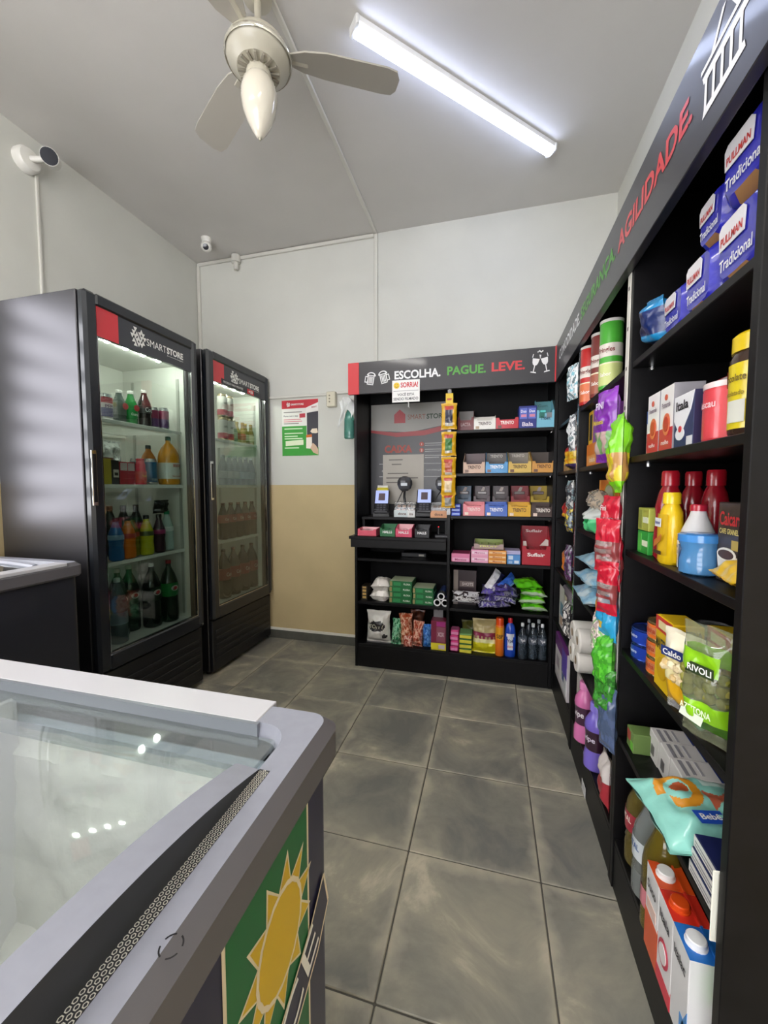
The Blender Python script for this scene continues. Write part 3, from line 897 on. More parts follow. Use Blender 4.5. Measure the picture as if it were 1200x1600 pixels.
for o in fz.children:
    if o not in shell: o.location.x -= .02
f2 = freezer('grey rimmed chest freezer standing against the cooler side by the left wall', (-1.932, .71, 0), PI / 2, 1.05, .69, .902, mat('#24262e', .4, coat=.2))
MB().box(-.46, .46, .285, .343, .892, .9055, 0, .002).build('aluminium_rail', ALU, f2)
MB().box(-.46, .46, -.343, -.285, .892, .9055, 0, .002).build('aluminium_rail', ALU, f2)
ny = 16
ys = [-.262 + .524 * k / ny for k in range(ny + 1)]
for a, b, dz in ((-.45, .02, -.012), (-.02, .40, 0)):
    zz = lambda q: .90 - .16 * q * q + .004 + dz
    o = MB().add([(a, q, zz(q)) for q in ys] + [(b, q, zz(q)) for q in ys], [(k, ny + 1 + k, ny + 2 + k, k + 1) for k in range(ny)], 0, True).build('sliding_lid', FGL, f2)
    mb = MB(); mb.tube([(b, q, zz(q) + .002) for q in ys], .012, 8); mb.build('handle_frame', GREY, o)
MB().box(-.46, .46, -.28, .28, .55, .58).build('frost_bed', FROST, f2)
# ================================================================ product builders
BK, RT, FR = 0.0, -PI / 2, PI / 2      # facing the camera side of: back shelves, right shelves, coolers

def carton(name, label, cat, loc, rz, size, col, panels=(), texts=(), group=None, tilt=None, r=.0015, cap=None, m=None):
    """printed box; panels: (face, a0, a1, b0, b1, colour) in fractions of that face; texts: (string, colour, x, z, w, h[, face])"""
    w, d, h = size
    t = thing(name, label, cat, loc, rz, group)
    if tilt: t.rotation_euler = (tilt[0], tilt[1], rz + tilt[2])
    MB().box(-w / 2, w / 2, 0, d, 0, h, 0, r).build('box_body', m or P(col), t)
    for pk, pn in enumerate(panels):
        e = .0005 + .00025 * pk
        f, a0, a1, b0, b1, pc = pn
        if f == 'f': bx = (-w / 2 + a0 * w, -w / 2 + a1 * w, -e, .0, b0 * h, b1 * h)
        elif f == 't': bx = (-w / 2 + a0 * w, -w / 2 + a1 * w, b0 * d, b1 * d, h, h + e)
        elif f == 'r': bx = (w / 2, w / 2 + e, a0 * d, a1 * d, b0 * h, b1 * h)
        else: bx = (-w / 2 - e, -w / 2, a0 * d, a1 * d, b0 * h, b1 * h)
        MB().box(*bx).build('label', P(pc), t)
    e = (.0008 + .00025 * len(panels)) / 2.2
    for tx in texts:
        s_, tc, x, z, tw, th = tx[:6]
        f = tx[6] if len(tx) > 6 else 'f'
        mb = text_mb(MB(), s_, 0, 0, 0, tw, th, .02)
        if f == 'f': M = Matrix.Translation((-w / 2 + x * w, -2.2 * e, z * h))
        elif f == 'r': M = Matrix.Translation((w / 2 + 2.2 * e, x * d, z * h)) @ Matrix.Rotation(PI / 2, 4, 'Z')
        elif f == 'l': M = Matrix.Translation((-w / 2 - 2.2 * e, d - x * d, z * h)) @ Matrix.Rotation(-PI / 2, 4, 'Z')
        else: M = Matrix.Translation((-w / 2 + x * w, z * d, h + 2.2 * e)) @ Matrix.Rotation(-PI / 2, 4, 'X')
        mb.xf(M).build('lettering', mat(tc, .5), t)
    if cap:
        cc, cx, cy, cr = cap
        MB().lathe([(cr * 1.12, 0), (cr * 1.12, .003), (cr, .004), (cr, .012), (cr * .9, .014)], 18, cx=-w / 2 + cx * w, cy=cy * d, cz=h).build('cap', G(cc), t)
    return t

def tray(name, label, loc, rz, w, d, hf, hb, col, inner, brand=None, bcol='#ffffff', header=None, hcol='#ffffff', sidecol=None, tw=.6, mark=None, bars=None, group=None):
    """counter display carton: low notched front, sloping sides, raised back card"""
    t = thing(name, label, 'box', loc, rz, group)
    th = .0022; nt = w * .13
    fm = MB()
    fm.prism([(-w / 2, 0), (w / 2, 0), (w / 2, hf), (w / 2 - nt, hf), (w / 2 - nt * 1.25, hf * .82), (-w / 2 + nt * 1.25, hf * .82), (-w / 2 + nt, hf), (-w / 2, hf)], 0, th)
    fm.build('front_panel', P(col), t)
    sd = MB()
    for sx in (-1, 1):
        xa = sx * w / 2; xb = xa - sx * th
        pts = [(0, 0), (d, 0), (d, hb), (d * .72, hb), (th, hf)]
        x0, x1 = min(xa, xb), max(xa, xb)
        vs = [(x0, y, z) for y, z in pts] + [(x1, y, z) for y, z in pts]
        n = len(pts)
        sd.add(vs, [tuple(range(n))[::-1], tuple(range(n, 2 * n))] + [(i, (i + 1) % n, n + (i + 1) % n, n + i) for i in range(n)])
    sd.box(-w / 2, w / 2, 0, d, 0, th)
    sd.build('tray_sides', P(sidecol or col), t)
    bm = MB().box(-w / 2, w / 2, d - th, d, 0, hb).build('back_card', P(inner), t)
    nb = 4
    bars = bars or inner
    for k in range(nb):
        MB().box(-w / 2 + .004 + (w - .008) * k / nb, -w / 2 + .002 + (w - .008) * (k + 1) / nb, th + .004, d - .004, th, hf * .78 + .004 * (k % 2), 0, .003).build('wrapped_bar', F(bars), t)
    if brand:
        lettering(t, brand, 0, hf * .55, -.0008, w=w * tw, h=min(hf * .3, .022), m=mat(bcol, .5), bold=.03)
    if mark:
        MB().box(-w * .42, -w * .25, -.0006, 0, hf * .08, hf * .32).build('picture', P(mark), t)
    if header:
        lettering(t, header, 0, hb * .86, d - th - .0008, w=w * tw, h=.018, m=mat(hcol, .5), bold=.02)
    return t

def bottle(name, label, cat, loc, rz, prof, body, cap_h, cap_r, cap_col, lab=None, texts=(), group=None, seg=20, sx=1.0, sy=1.0, liquid=None, h=None):
    """turned bottle; prof [(r, z)]; lab [(z0, z1, colour)] wraps the body; texts (string, colour, z, w, h)"""
    t = thing(name, label, cat, loc, rz, group)
    MB().lathe(prof, seg, sx=sx, sy=sy).build('bottle_body', body, t)
    if liquid:
        lm, zt = liquid
        pr = [(max(r - .0025, .002), max(z, .003)) for r, z in prof if z <= zt]
        MB().lathe(pr, seg, sx=sx, sy=sy).build('liquid', lm, t)
    def rad(z):
        for (r0, z0), (r1, z1) in zip(prof, prof[1:]):
            if z0 <= z <= z1 and z1 > z0: return r0 + (r1 - r0) * (z - z0) / (z1 - z0)
        return prof[-1][0]
    top = prof[-1][1]
    if cap_h:
        MB().lathe([(cap_r, 0), (cap_r, cap_h * .85), (cap_r * .88, cap_h)], seg, cz=top - cap_h * .15).build('cap', G(cap_col), t)
    lo = None
    for z0, z1, c in (lab or ()):
        zs = [z0 + (z1 - z0) * k / 6 for k in range(7)]
        lo = MB().lathe([(rad(z) + .0007, z) for z in zs], seg, caps=False, sx=sx, sy=sy).build('label', F(c) if isinstance(c, str) else c, t)
    for s_, tc, z, w, h_ in texts:
        lettering(lo or t, s_, 0, z, 0, w=w, h=h_, m=mat(tc, .5), wrap=(rad(z) + .0016) * max(sx, sy))
    return t

def pet(h, r, waist=0.0, neck=.0135):
    return [(r * .75, 0), (r * .97, .006), (r, .016), (r, h * .22), (r * (1 - waist), h * .36), (r, h * .5), (r, h * .6), (r * .93, h * .68), (r * .66, h * .8), (neck * 1.05, h * .91), (neck, h * .93), (neck, h * .975)]
def canprof(h, r):
    if h < .06: return [(r, 0), (r, .0025), (r * .985, .0035), (r * .985, h - .0035), (r, h - .0025), (r, h), (r * .94, h), (r * .93, h - .002)]
    return [(r * .78, 0), (r * .98, .008), (r, .014), (r, h - .016), (r * .86, h - .004), (r * .86, h), (r * .78, h - .003)]

def can(name, label, loc, rz, h, r, bands, texts=(), group=None, cat='can', lid='#c8c9cb', seg=20):
    """bands [(z0, z1, colour)] as fractions of the height"""
    t = thing(name, label, cat, loc, rz, group)
    MB().lathe(canprof(h, r), seg).build('can_body', mat(lid, .25, .8), t)
    for z0, z1, c in bands:
        e = .004 if h < .06 else .015
        MB().lathe([(r + .0005, z0 * (h - 2 * e - .002) + e), (r + .0005, z1 * (h - 2 * e - .002) + e)], seg, caps=False).build('label', F(c), t)
    for s_, tc, z, w, h_ in texts:
        lettering(t, s_, 0, z * h, 0, w=w, h=h_, m=mat(tc, .5), wrap=r + .0012)
    return t

def pouch(name, label, loc, rz, size, cols, paint, texts=(), group=None, cat='bag', rot=None, seed=1, crimp=.06, wr=.004, neck=0.0, nu=20, nv=26, filling=None, pinch=.35):
    """pillow bag; cols: list of colours or materials, paint(u, v, side) picks one"""
    w, h, t_ = size
    t = thing(name, label, cat, loc, rz, group)
    if rot: t.rotation_euler = rot
    ms = [F(c) if isinstance(c, str) else c for c in cols]
    MB().bag(w, h, t_, paint, nu, nv, crimp, wr, seed, neck=neck, pinch=pinch).build('bag_body', ms, t)
    for s_, tc, x, z, tw, th in texts:
        lettering(t, s_, x, z, -t_ / 2 - wr * 1.0 - .0015, w=tw, h=th, m=mat(tc, .5))
    if filling:
        filling(t)
    return t
def one(u, v, s): return 0
def bandv(*cuts):
    def f(u, v, s):
        k = 0
        for c in cuts:
            if v > c: k += 1
        return k
    return f
def blotch(n, sc=6.0, seed=0):
    def f(u, v, s):
        q = noise.noise(Vector((u * sc, v * sc, s + seed * 3.7))) * .75 + noise.noise(Vector((u * sc * 2.7, v * sc * 2.7, s + seed * 1.7))) * .35 + .5
        return max(0, min(n - 1, int(q * n)))
    return f
def oval(cu, cv, ru, rv, inside, outside):
    def f(u, v, s):
        return inside if s < 0 and ((u - cu) / ru) ** 2 + ((v - cv) / rv) ** 2 < 1 else (outside(u, v, s) if callable(outside) else outside)
    return f

# ================================================================ wall things round the checkout
t = thing('wall_poster', 'red white and green advertising poster on the wall beside cooler', 'poster', (-1.403, YB, 1.651))
MB().box(-.151, .151, -.003, 0, -.21, .21).build('sheet', mat('#e7e6e0', .45), t)
def pp(nm, pts, m, y=-.0036): return MB().add([(x, y, z) for x, z in pts], [tuple(range(len(pts)))]).build(nm, m, t)
pp('red_banner', [(-.151, .148), (.055, .148), (.151, .185), (.151, .21), (-.151, .21)], mat('#c5323f', .4))
pp('green_field', [(-.151, -.21), (.151, -.21), (.151, -.15), (.055, -.15), (.055, .015), (-.151, .015)], mat('#3c9c3a', .4))
pp('dark_field', [(.058, -.145), (.148, -.205), (.151, .12), (.058, .11)], mat('#3b3742', .4))
pp('white_flag', [(.052, .112), (.151, .125), (.151, .185), (.052, .15)], mat('#efece8', .4), -.0040)
pp('phone_card', [(.05, -.155), (.098, -.16), (.098, -.055), (.052, -.06)], mat('#f3e9df', .4), -.0042)
pp('phone_band', [(.052, -.075), (.098, -.072), (.098, -.052), (.052, -.055)], mat('#d2691e', .4), -.0044)
pp('hand', [(.085, -.155), (.105, -.115), (.13, -.135), (.149, -.165), (.149, -.205), (.11, -.19)], mat('#d8b79c', .5), -.0046)
pp('picture', [(.085, -.03), (.10, -.01), (.14, -.008), (.148, -.04), (.13, -.045), (.10, -.042)], mat('#e9d8c4', .5), -.0044)
pp('badge', [(-.003, .075), (.045, .077), (.045, .108), (-.003, .106)], mat('#c43a4a', .4))
pp('text_box', [(-.122, -.135), (.028, -.128), (.028, -.09), (-.122, -.097)], mat('#e6edd0', .4), -.0042)
mb = MB(); logo_tris(mb, -.095, .178, .016, -.0042); mb.build('logo', INK_W, t)
lettering(t, 'SMARTSTORE', -.02, .178, -.0042, w=.105, h=.014)
lettering(t, 'SMART', .118, .152, -.0046, w=.045, h=.012, m=mat('#b13a48', .5), turn=.1)
for k, (z, w) in enumerate(((.12, .17), (.065, .16), (.05, .17), (.035, .14))):
    MB().box(-.135, -.135 + w * .9, -.0044, -.0036, z - .003, z + .003).build('text_line', mat(('#8d8a86', '#d68a94', '#d68a94', '#8d8a86')[k], .5), t)
lettering(t, 'Pague com o app', -.075, .09, -.0044, w=.12, h=.016, m=mat('#6d6a70', .5))
for k, (z, w) in enumerate(((-.005, .15), (-.04, .155), (-.062, .11), (-.08, .15), (-.15, .12))):
    MB().box(-.13, -.13 + w, -.0046, -.0036, z - .004, z + .004).build('text_line', mat('#cfe8c4', .5), t)

t = thing('wall_socket_box', 'cream surface socket box at the end of wall conduit', 'socket', (-1.135, YB, 1.845))
MB().box(-.035, .035, -.042, 0, -.055, .055, 0, .005).build('housing', mat('#d6d0bb', .5), t)
for k in range(3):
    MB().lathe([(.006, 0), (.006, .002)], 8).xf(Matrix.Rotation(PI / 2, 4, 'X')).build('socket_hole', mat('#8e8873', .6), t, (-.01, -.042, .025 - .022 * k))

t = thing('hanging_spray_bottle', 'teal plastic bottle with a white cloth hanging from the shelf side', 'bottle', (-.935, 2.60, 1.53))
MB().lathe([(.028, 0), (.036, .006), (.037, .03), (.035, .13), (.026, .17), (.013, .20), (.012, .23)], 18, sx=1, sy=.7).build('bottle_body', clear('#9fd8cf', .08, .35, '#79b9ae'), t)
MB().lathe([(.03, .003), (.034, .008), (.034, .12), (.03, .125)], 16, sx=1, sy=.7).build('liquid', mat('#5aa195', .25), t)
MB().box(-.016, .012, -.012, .012, .228, .262, 0, .004).build('spray_head', mat('#dfe3e0', .4), t)
mb = MB(); vs = []; nu, nv = 14, 14
for j in range(nv + 1):
    for i in range(nu + 1):
        u, v = i / nu, j / nv
        vs.append((-.058 + .105 * u + .012 * math.sin(v * 5), -.042 + .014 * math.sin(u * 14 + v * 2) - .004 * v, .245 - v * (.13 + .05 * math.sin(u * 5 + 1)) + .03 * math.sin(u * PI)))
mb.add(vs, [(j * (nu + 1) + i, (j + 1) * (nu + 1) + i, (j + 1) * (nu + 1) + i + 1, j * (nu + 1) + i + 1) for j in range(nv) for i in range(nu)], 0, True)
mb.build('cloth', mat('#e8ebea', .8), t)
MB().tube([(.0, 0, .262), (.005, -.01, .29), (.05, -.01, .30), (.0765, -.008, .29)], .003, 6).build('hook', mat('#c9c9c9', .3, .8), t)

t = thing('notice_sign', 'white SORRIA notice with a yellow smiley hanging under header sign', 'sign', (-.509, 2.446, 1.793), .02)
MB().box(-.086, .086, -.002, .001, -.068, .066, 0).build('plate', mat('#ecebe9', .4), t)
MB().box(-.078, .078, -.0026, -.002, -.0005, .002).build('rule', mat('#77747a', .5), t)
lettering(t, 'SORRIA!', .022, .036, -.0028, w=.108, h=.032, m=mat('#c8232c', .5), bold=.03)
lettering(t, 'VOC\u00ca EST\u00c1', .0, -.02, -.0028, w=.105, h=.019, m=mat('#57555a', .5))
lettering(t, 'SENDO FILMADO', .0, -.048, -.0028, w=.155, h=.017, m=mat('#57555a', .5))
fc = MB().lathe([(.019, 0), (.019, .001)], 24).xf(Matrix.Rotation(PI / 2, 4, 'X')).build('smiley_disc', mat('#e8c21c', .4), t, (-.058, -.0024, .034))
mb = MB()
for k in range(8):
    a, b = PI + .4 + (PI - .8) * k / 8, PI + .4 + (PI - .8) * (k + 1) / 8
    mb.add([(r * math.cos(q), -.0014, r * math.sin(q)) for q, r in ((a, .012), (b, .012), (b, .0095), (a, .0095))], [(0, 1, 2, 3)])
for sx in (-1, 1): mb.box(sx * .006 - .0015, sx * .006 + .0015, -.0014, -.0012, .003, .008)
mb.build('smile', INK_K, fc)
MB().box(.012, .02, -.004, .03, -.1, -.068, 0, .002).build('clear_hook', clear('#f4f6f8', .05, .35), t)

t = thing('checkout_poster', 'grey CAIXA self-checkout poster on the back of the niche', 'poster', (-.545, 2.7745, 1.40))
MB().box(-.285, .285, -.003, 0, -.42, .385).build('sheet', mat('#3d3d41', .35), t)
def pp2(nm, pts, m, y=-.0036): return MB().add([(x, y, z) for x, z in pts], [tuple(range(len(pts)))]).build(nm, m, t)
pp2('light_header', [(-.285, .205), (0, .185), (.285, .235), (.285, .385), (-.285, .385)], mat('#96948f', .4))
pp2('red_sweep', [(-.285, .19), (-.1, .155), (.1, .16), (.285, .2), (.285, .235), (.1, .195), (-.1, .185), (-.285, .207)], mat('#9c3136', .4), -.0041)
pp2('logo_house', [(-.115, .25), (-.035, .25), (-.035, .31), (-.075, .345), (-.115, .31)], mat('#a83a40', .4), -.0046)
lettering(t, 'SMART', .045, .29, -.004, w=.125, h=.035, m=mat('#8f5a4d', .5), bold=0.0)
lettering(t, 'STORE', .18, .29, -.004, w=.13, h=.035, m=mat('#3c4a3c', .5), bold=.03)
lettering(t, 'CAIXA', -.085, .07, -.004, w=.20, h=.055, m=mat('#a9473c', .5), bold=.04)
lettering(t, 'AUTOATENDIMENTO', -.085, .005, -.004, w=.205, h=.022, m=mat('#b9b9b9', .5))
for k in range(3):
    bu = MB().lathe([(.016, 0), (.016, .001)], 14).xf(Matrix.Rotation(PI / 2, 4, 'X')).build('number_disc', mat('#a9473c', .5), t, (.082, -.0032, .1 - .042 * k))
    text_mb(MB(), str(k + 1), 0, 0, -.0015, h=.017).build('lettering', INK_W, bu)
    for q in range(2):
        MB().box(.105, .265 - .02 * (k + q), -.0042, -.0036, .103 - .042 * k - .014 * q, .107 - .042 * k - .014 * q).build('text_line', mat('#b9b9b9', .5), t)
for z in (-.035, -.125): MB().box(-.225, .285, -.0042, -.0036, z - .0015, z + .0015).build('rule', mat('#c0c0c0', .5), t)
lettering(t, 'COMO PAGAR', -.14, -.085, -.004, w=.13, h=.014, m=mat('#b9b9b9', .5))
lettering(t, 'INFORMA\u00c7\u00c3O', .175, -.08, -.004, w=.12, h=.014, m=mat('#b9b9b9', .5))
bu = MB().lathe([(.026, 0), (.026, .001)], 20).xf(Matrix.Rotation(PI / 2, 4, 'X')).build('number_disc', mat('#c4c4c4', .5), t, (.055, -.0032, -.085))
text_mb(MB(), '2', 0, 0, -.0015, h=.03, bold=.02).build('lettering', INK_K, bu)
t = thing('paper_notice', 'plain printed paper sheet taped over the checkout poster', 'paper', (-.597, 2.7695, 1.29))
MB().box(-.145, .15, -.001, .001, -.21, .14).build('sheet', mat('#b9b4ac', .6), t)
for k, (x, w) in enumerate(((-.1, .1), (-.08, .07), (0, 0), (-.11, .15), (-.12, .23), (-.12, .12))):
    if w: MB().box(x, x + w, -.0016, -.001, .1 - .032 * k, .108 - .032 * k).build('text_line', mat('#6f6a66', .6), t)

# ---------------------------------------------------------------- checkout counter things
def terminal(label, loc, rz, paper):
    t = thing('card_terminal', label, 'terminal', loc, rz, 'card payment terminals')
    M = Matrix.Rotation(-.75, 4, 'X')
    b = MB().box(-.05, .05, -.018, .018, 0, .20, 0, .008).xf(M).build('terminal_body', mat('#26262b', .35, coat=.2), t, (0, .0, .02))
    MB().box(-.044, .044, -.0195, -.0182, .075, .192).xf(M).build('screen', mat('#a9b6e6', .25, emit=.55), b)
    MB().box(-.022, .022, -.0202, -.0195, .10, .165).xf(M).build('screen_icon', mat('#6f6268', .4), b)
    for i in range(3):
        for j in range(3):
            MB().box(-.03 + .022 * i, -.014 + .022 * i, -.0205, -.018, .012 + .02 * j, .025 + .02 * j, 0, .001).xf(M).build('key', mat('#55555c', .4), b)
    if paper:
        MB().box(-.04, .04, -.02, .016, .195, .225, 0, .006).xf(M).build('printer_lid', mat('#d8cc3c', .4), b)
        MB().lathe([(.016, -.036), (.016, .036)], 16).xf(M @ Matrix.Translation((0, -.002, .235)) @ Matrix.Rotation(PI / 2, 4, 'Y')).build('paper_roll', mat('#f2f0ea', .7), b)
    MB().prism([(-.055, 0), (.055, 0), (.045, .05), (-.045, .05)], .0, .11).build('stand', mat('#17171a', .4), t)
    return t
terminal('small card terminal with white paper roll on the riser shelf', (-.70, 2.56, 1.004), .18, True)
terminal('card terminal with lit screen beside the knobby scanner stand', (-.41, 2.555, 1.012), .12, False)
def scanner(label, loc, rz):
    t = thing('barcode_scanner', label, 'scanner', loc, rz, 'barcode scanners on stands')
    MB().lathe([(.05, 0), (.05, .008), (.012, .014)], 20).build('stand_base', mat('#1a1a1d', .4), t)
    MB().tube([(0, 0, .01), (.005, .01, .07), (-.004, .012, .13), (0, .0, .18)], .009, 8).build('gooseneck', mat('#2a2a2d', .3, .5), t)
    hd = MB().lathe([(.02, .17), (.040, .185), (.052, .215), (.050, .24), (.036, .262), (.014, .27)], 9, smooth=False, sy=.8).build('scanner_head', mat('#4a4b50', .25, coat=.3), t)
    MB().box(-.022, .022, -.043, -.036, .205, .225, 0, .002).build('scan_window', mat('#b9bfc6', .1), hd)
    MB().tube([(0, .02, .2), (-.02, -.03, .15), (-.05, -.06, .08), (-.08, -.05, .03)], .004, 6).build('cable', mat('#141416', .5), t)
    return t
scanner('grey knobby barcode scanner on a gooseneck between the two terminals', (-.555, 2.64, 1.004), .1)
scanner('black barcode scanner on a gooseneck next to hanging yellow bags', (-.30, 2.66, 1.004), -.2)
def sweets(label, loc, w, c1, front):
    t = thing('sweet_box', label, 'box', loc, 0, 'clear sweet boxes on the riser shelf')
    MB().box(-w / 2, w / 2, 0, .09, 0, .10, 0, .004).build('clear_case', clear('#f2f2f2', .05, .08), t)
    MB().box(-w / 2, w / 2, -.003, 0, 0, .045, 0).build('front_card', P(front), t)
    lettering(t, 'doce', 0, .022, -.0038, w=w * .5, h=.018, m=mat('#5c3a34', .5))
    rd = random.Random(int(w * 1e4))
    for k in range(9):
        MB().lathe([(.004, 0), (.013, .005), (.013, .016), (.004, .022)], 8).build('sweet', mat(c1[k % len(c1)], .3), t, (-w / 2 + .02 + (w - .04) * (k % 3) / 2, .022 + .022 * ((k // 3) % 3), .004 + .026 * (k // 3)))
    return t
sweets('clear box of caramel sweets with pale blue card at the scanner', (-.555, 2.56, 1.004), .11, ('#a8765c', '#c9a48c'), '#c9d4d6')
sweets('small clear box of pale sweets between sweet box and terminal', (-.492, 2.55, 1.004), .05, ('#d9cfc4', '#b9a99a'), '#dcdedd')
sweets('clear box of brown sweets with orange card by the black scanner', (-.315, 2.56, 1.004), .105, ('#6b4a34', '#8a5e3c'), '#d99a6c')
HCOL = (('#d9566c', 'pink', 'HALLS'), ('#1f6a3c', 'green', 'HALLS'), ('#d5476a', 'rose', 'HALLS'), ('#1c1c20', 'black', 'HALLS'))
for k, (x, c, wd) in enumerate(((-.765, 0, .125), (-.628, 1, .098), (-.522, 2, .105), (-.405, 3, .09))):
    cc, nm, br = HCOL[c]
    tray('mint_box', ('flat pink open mint carton first on the checkout counter', 'green mint carton on the checkout counter', 'rose mint carton between the green and black ones', 'black mint carton last on the checkout counter')[k],
         (x, 2.452, .884), 0, wd, .10, .055 if k else .045, .075 if k else .05, cc, '#e9b6bc' if k in (0, 2) else cc, br if k else None, '#f2f2f2', tw=.62, group='mint cartons on the counter')
t = carton('small_payment_reader', 'thin dark device with a red light at the counter end', 'device', (-.285, 2.50, .884), 0, (.09, .12, .014), '#3a3a3e')
MB().lathe([(.003, 0), (.003, .002)], 8).build('status_light', mat('#ff2a35', .3, emit=4), t, (-.03, .06, .06))
MB().box(-.033, -.027, .058, .064, .012, .06).build('stalk', INK_K, t)
t = thing('network_box', 'black network device on the middle ledge under the counter', 'device', (-.47, 2.60, .733), 0)
MB().box(-.1, .07, 0, .10, 0, .03, 0, .004).build('housing', mat('#1b1c20', .35), t)
MB().box(.02, .055, -.0006, 0, .008, .02).build('sticker', mat('#a8a49a', .5), t)
# ================================================================ back shelves, right bay
BG = 'goods on the back shelves'
# top row
tray('chocolate_box', 'dark red chocolate display behind the white wafer carton', (-.155, 2.62, ZA), BK, .10, .10, .10, .155, '#7d1f27', '#8b8683', 'LACTA', '#d9b6b6', None, group=BG)
tray('wafer_box', 'white wafer carton on the top shelf', (-.035, 2.485, ZA), BK, .126, .15, .066, .10, '#e6e3dd', '#d8d4cd', 'TRENTO', '#5a4c48', None, mark='#a9906f', group=BG)
tray('wafer_box', 'bright red wafer carton on the top shelf', (.094, 2.485, ZA), BK, .126, .15, .066, .075, '#c81f33', '#3a0d12', 'TRENTO', '#f5e9e4', None, mark='#5a2a20', group=BG)
t = carton('sweets_display', 'navy display carton with two printed cups beside red wafer carton', 'box', (.208, 2.485, ZA), BK, (.098, .12, .128), '#1d2a83',
  (('f', .05, .47, .42, .9, '#5b6ecb'), ('f', .53, .95, .42, .9, '#5b6ecb'), ('f', .12, .42, .5, .62, '#d98aa6'), ('f', .6, .9, .5, .62, '#d98aa6')), (('Duo', '#f3f0f6', .26, .76, .03, .016), ('Duo', '#f3f0f6', .74, .76, .03, .016), ('Bala', '#e9e0f2', .5, .18, .06, .024)), group=BG)
t = tray('gum_display', 'light blue gum display with tall teal back on the top shelf end', (.305, 2.488, ZA), BK, .096, .14, .10, .175, '#7fc4dc', '#4f8f95', 'Trident', '#2b4a66', 'Gum', '#3a6f72', tw=.55, group=BG)
MB().box(-.035, -.005, -.0008, 0, .055, .085).build('picture', P('#2f7f72'), t); MB().box(.006, .034, -.0008, 0, .055, .085).build('picture', P('#8b8f96'), t)
MB().box(-.03, .0, -.012, -.001, .085, .098, 0, .002).build('gum_pack', G('#6fe0da'), t)
# second row
for x, c, nm, bc, hd, ic in ((-.094, '#c9a68e', 'beige wafer carton on the second shelf', '#5a4038', None, '#4a2226'), (.038, '#3f93cf', 'sky blue wafer carton on the second shelf', '#eef4f8', 'TRENTO', '#4a4038'),
                   (.170, '#d8b455', 'pale yellow wafer carton on the second shelf', '#5a4524', 'TRENTO', '#8b8379'), (.302, '#d79a45', 'orange wafer carton at the shelf end near the corner', '#6b4520', None, '#4b3c32')):
    tray('wafer_box', nm, (x, 2.485, ZB), BK, .128, .20, .068, .135, c, ic, 'TRENTO', bc, hd, '#d6cfc6', mark='#6e4a36', group=BG)
# third row and the tall cartons behind it
for x, c, nm, bc in ((-.092, '#e2808a', 'coral pink wafer carton on the third shelf', '#f7d9d6'), (.040, '#2c5fc0', 'royal blue wafer carton on the third shelf', '#f2f4fa'),
                   (.172, '#e0ac1c', 'deep yellow wafer carton on the third shelf', '#6b4a14'), (.304, '#46322c', 'dark brown wafer carton on the third shelf', '#efe6dc')):
    tray('wafer_box', nm, (x, 2.485, ZCS), BK, .128, .11, .074, .085, c, c, 'TRENTO', bc, None, mark='#f0d9c8', group=BG)
for x, c, nm, w in ((-.165, '#14486a', 'tall teal display carton behind the pink one', .10), (-.048, '#43202a', 'tall maroon display carton behind the pink and blue ones', .10), (.068, '#38191f', 'second tall maroon display carton behind royal blue one', .10),
                 (.185, '#8e1523', 'tall red display carton behind the deep yellow one', .11), (.300, '#b99a12', 'tall yellow display carton behind the dark brown one', .11)):
    t = tray('chocolate_box', nm, (x, 2.605, ZCS), BK, w, .12, .12, .185, c, c, None, group=BG)
    MB().box(-w * .3, w * .3, .10, .116, .13, .15, 0, .003).build('wrapped_bar', F('#7b6a66'), t)
    MB().prism([(-.01, .15), (.012, .15), (.02, .175), (.004, .178)], .112, .1165).build('picture', P('#b9a79c'), t)
for k in range(3):
    carton('blue_gum_pack', ('lowest blue gum pack at the bay edge below the hanging bags', 'middle blue gum pack of the little stack', 'topmost blue gum pack of the little stack')[k], 'packet', (-.20, 2.485, ZCS + .0245 * k), BK, (.055, .09, .022), '#2a49c8', (('f', .1, .9, .3, .7, '#9fb6ee'),), group='stack of blue gum packs')
# fourth row
carton('candy_carton', 'low pink candy carton at the left end of the fourth shelf', 'box', (-.168, 2.488, ZD), BK, (.112, .14, .052), '#df7fa6', (('f', .05, .95, .08, .5, '#ecaecb'), ('t', .03, .97, .03, .97, '#a03a62')), (('Mentos', '#b03a6c', .5, .28, .07, .014),), group=BG)
for k in range(2):
    carton('candy_carton', ('lower light pink candy carton under another', 'upper light pink candy carton stacked on its twin')[k], 'box', (-.053, 2.488, ZD + .0405 * k), BK, (.102, .14, .040), '#eda6c4', (('f', .04, .96, .35, .75, '#f6d7e4'),), (('Mentos', '#c04a86', .5, .55, .06, .012),), group=BG)
for k in range(3):
    carton('candy_carton', ('lowest orange candy carton of three', 'middle orange candy carton of three', 'topmost orange candy carton of three')[k], 'box', (.052, 2.488, ZD + .0265 * k), BK, (.104, .14, .026), '#e39433', (('f', .04, .96, .3, .7, '#f2cf9a'),), (('Mentos', '#c0581c', .5, .5, .055, .010),), group=BG)
tray('candy_display', 'small open yellow-green candy tray on top of stacked cartons', (-.0, 2.50, ZD + .0825), BK, .175, .12, .034, .050, '#a58a86', '#7c8b3a', 'FRUIT', '#d7d77a', None, bars='#8f9a3c', group=BG)
carton('candy_carton', 'blue and white candy carton beside the red display', 'box', (.146, 2.488, ZD), BK, (.076, .13, .058), '#4f8fd0', (('f', .1, .45, .5, .9, '#cfe0f2'), ('f', .55, .9, .1, .4, '#dbe7f4'), ('f', .12, .4, .08, .35, '#9dbfe4')), group=BG)
carton('candy_carton', 'pale violet candy carton on top of blue and white one', 'box', (.140, 2.50, ZD + .0585), BK, (.09, .12, .022), '#b9b4d8', group=BG)
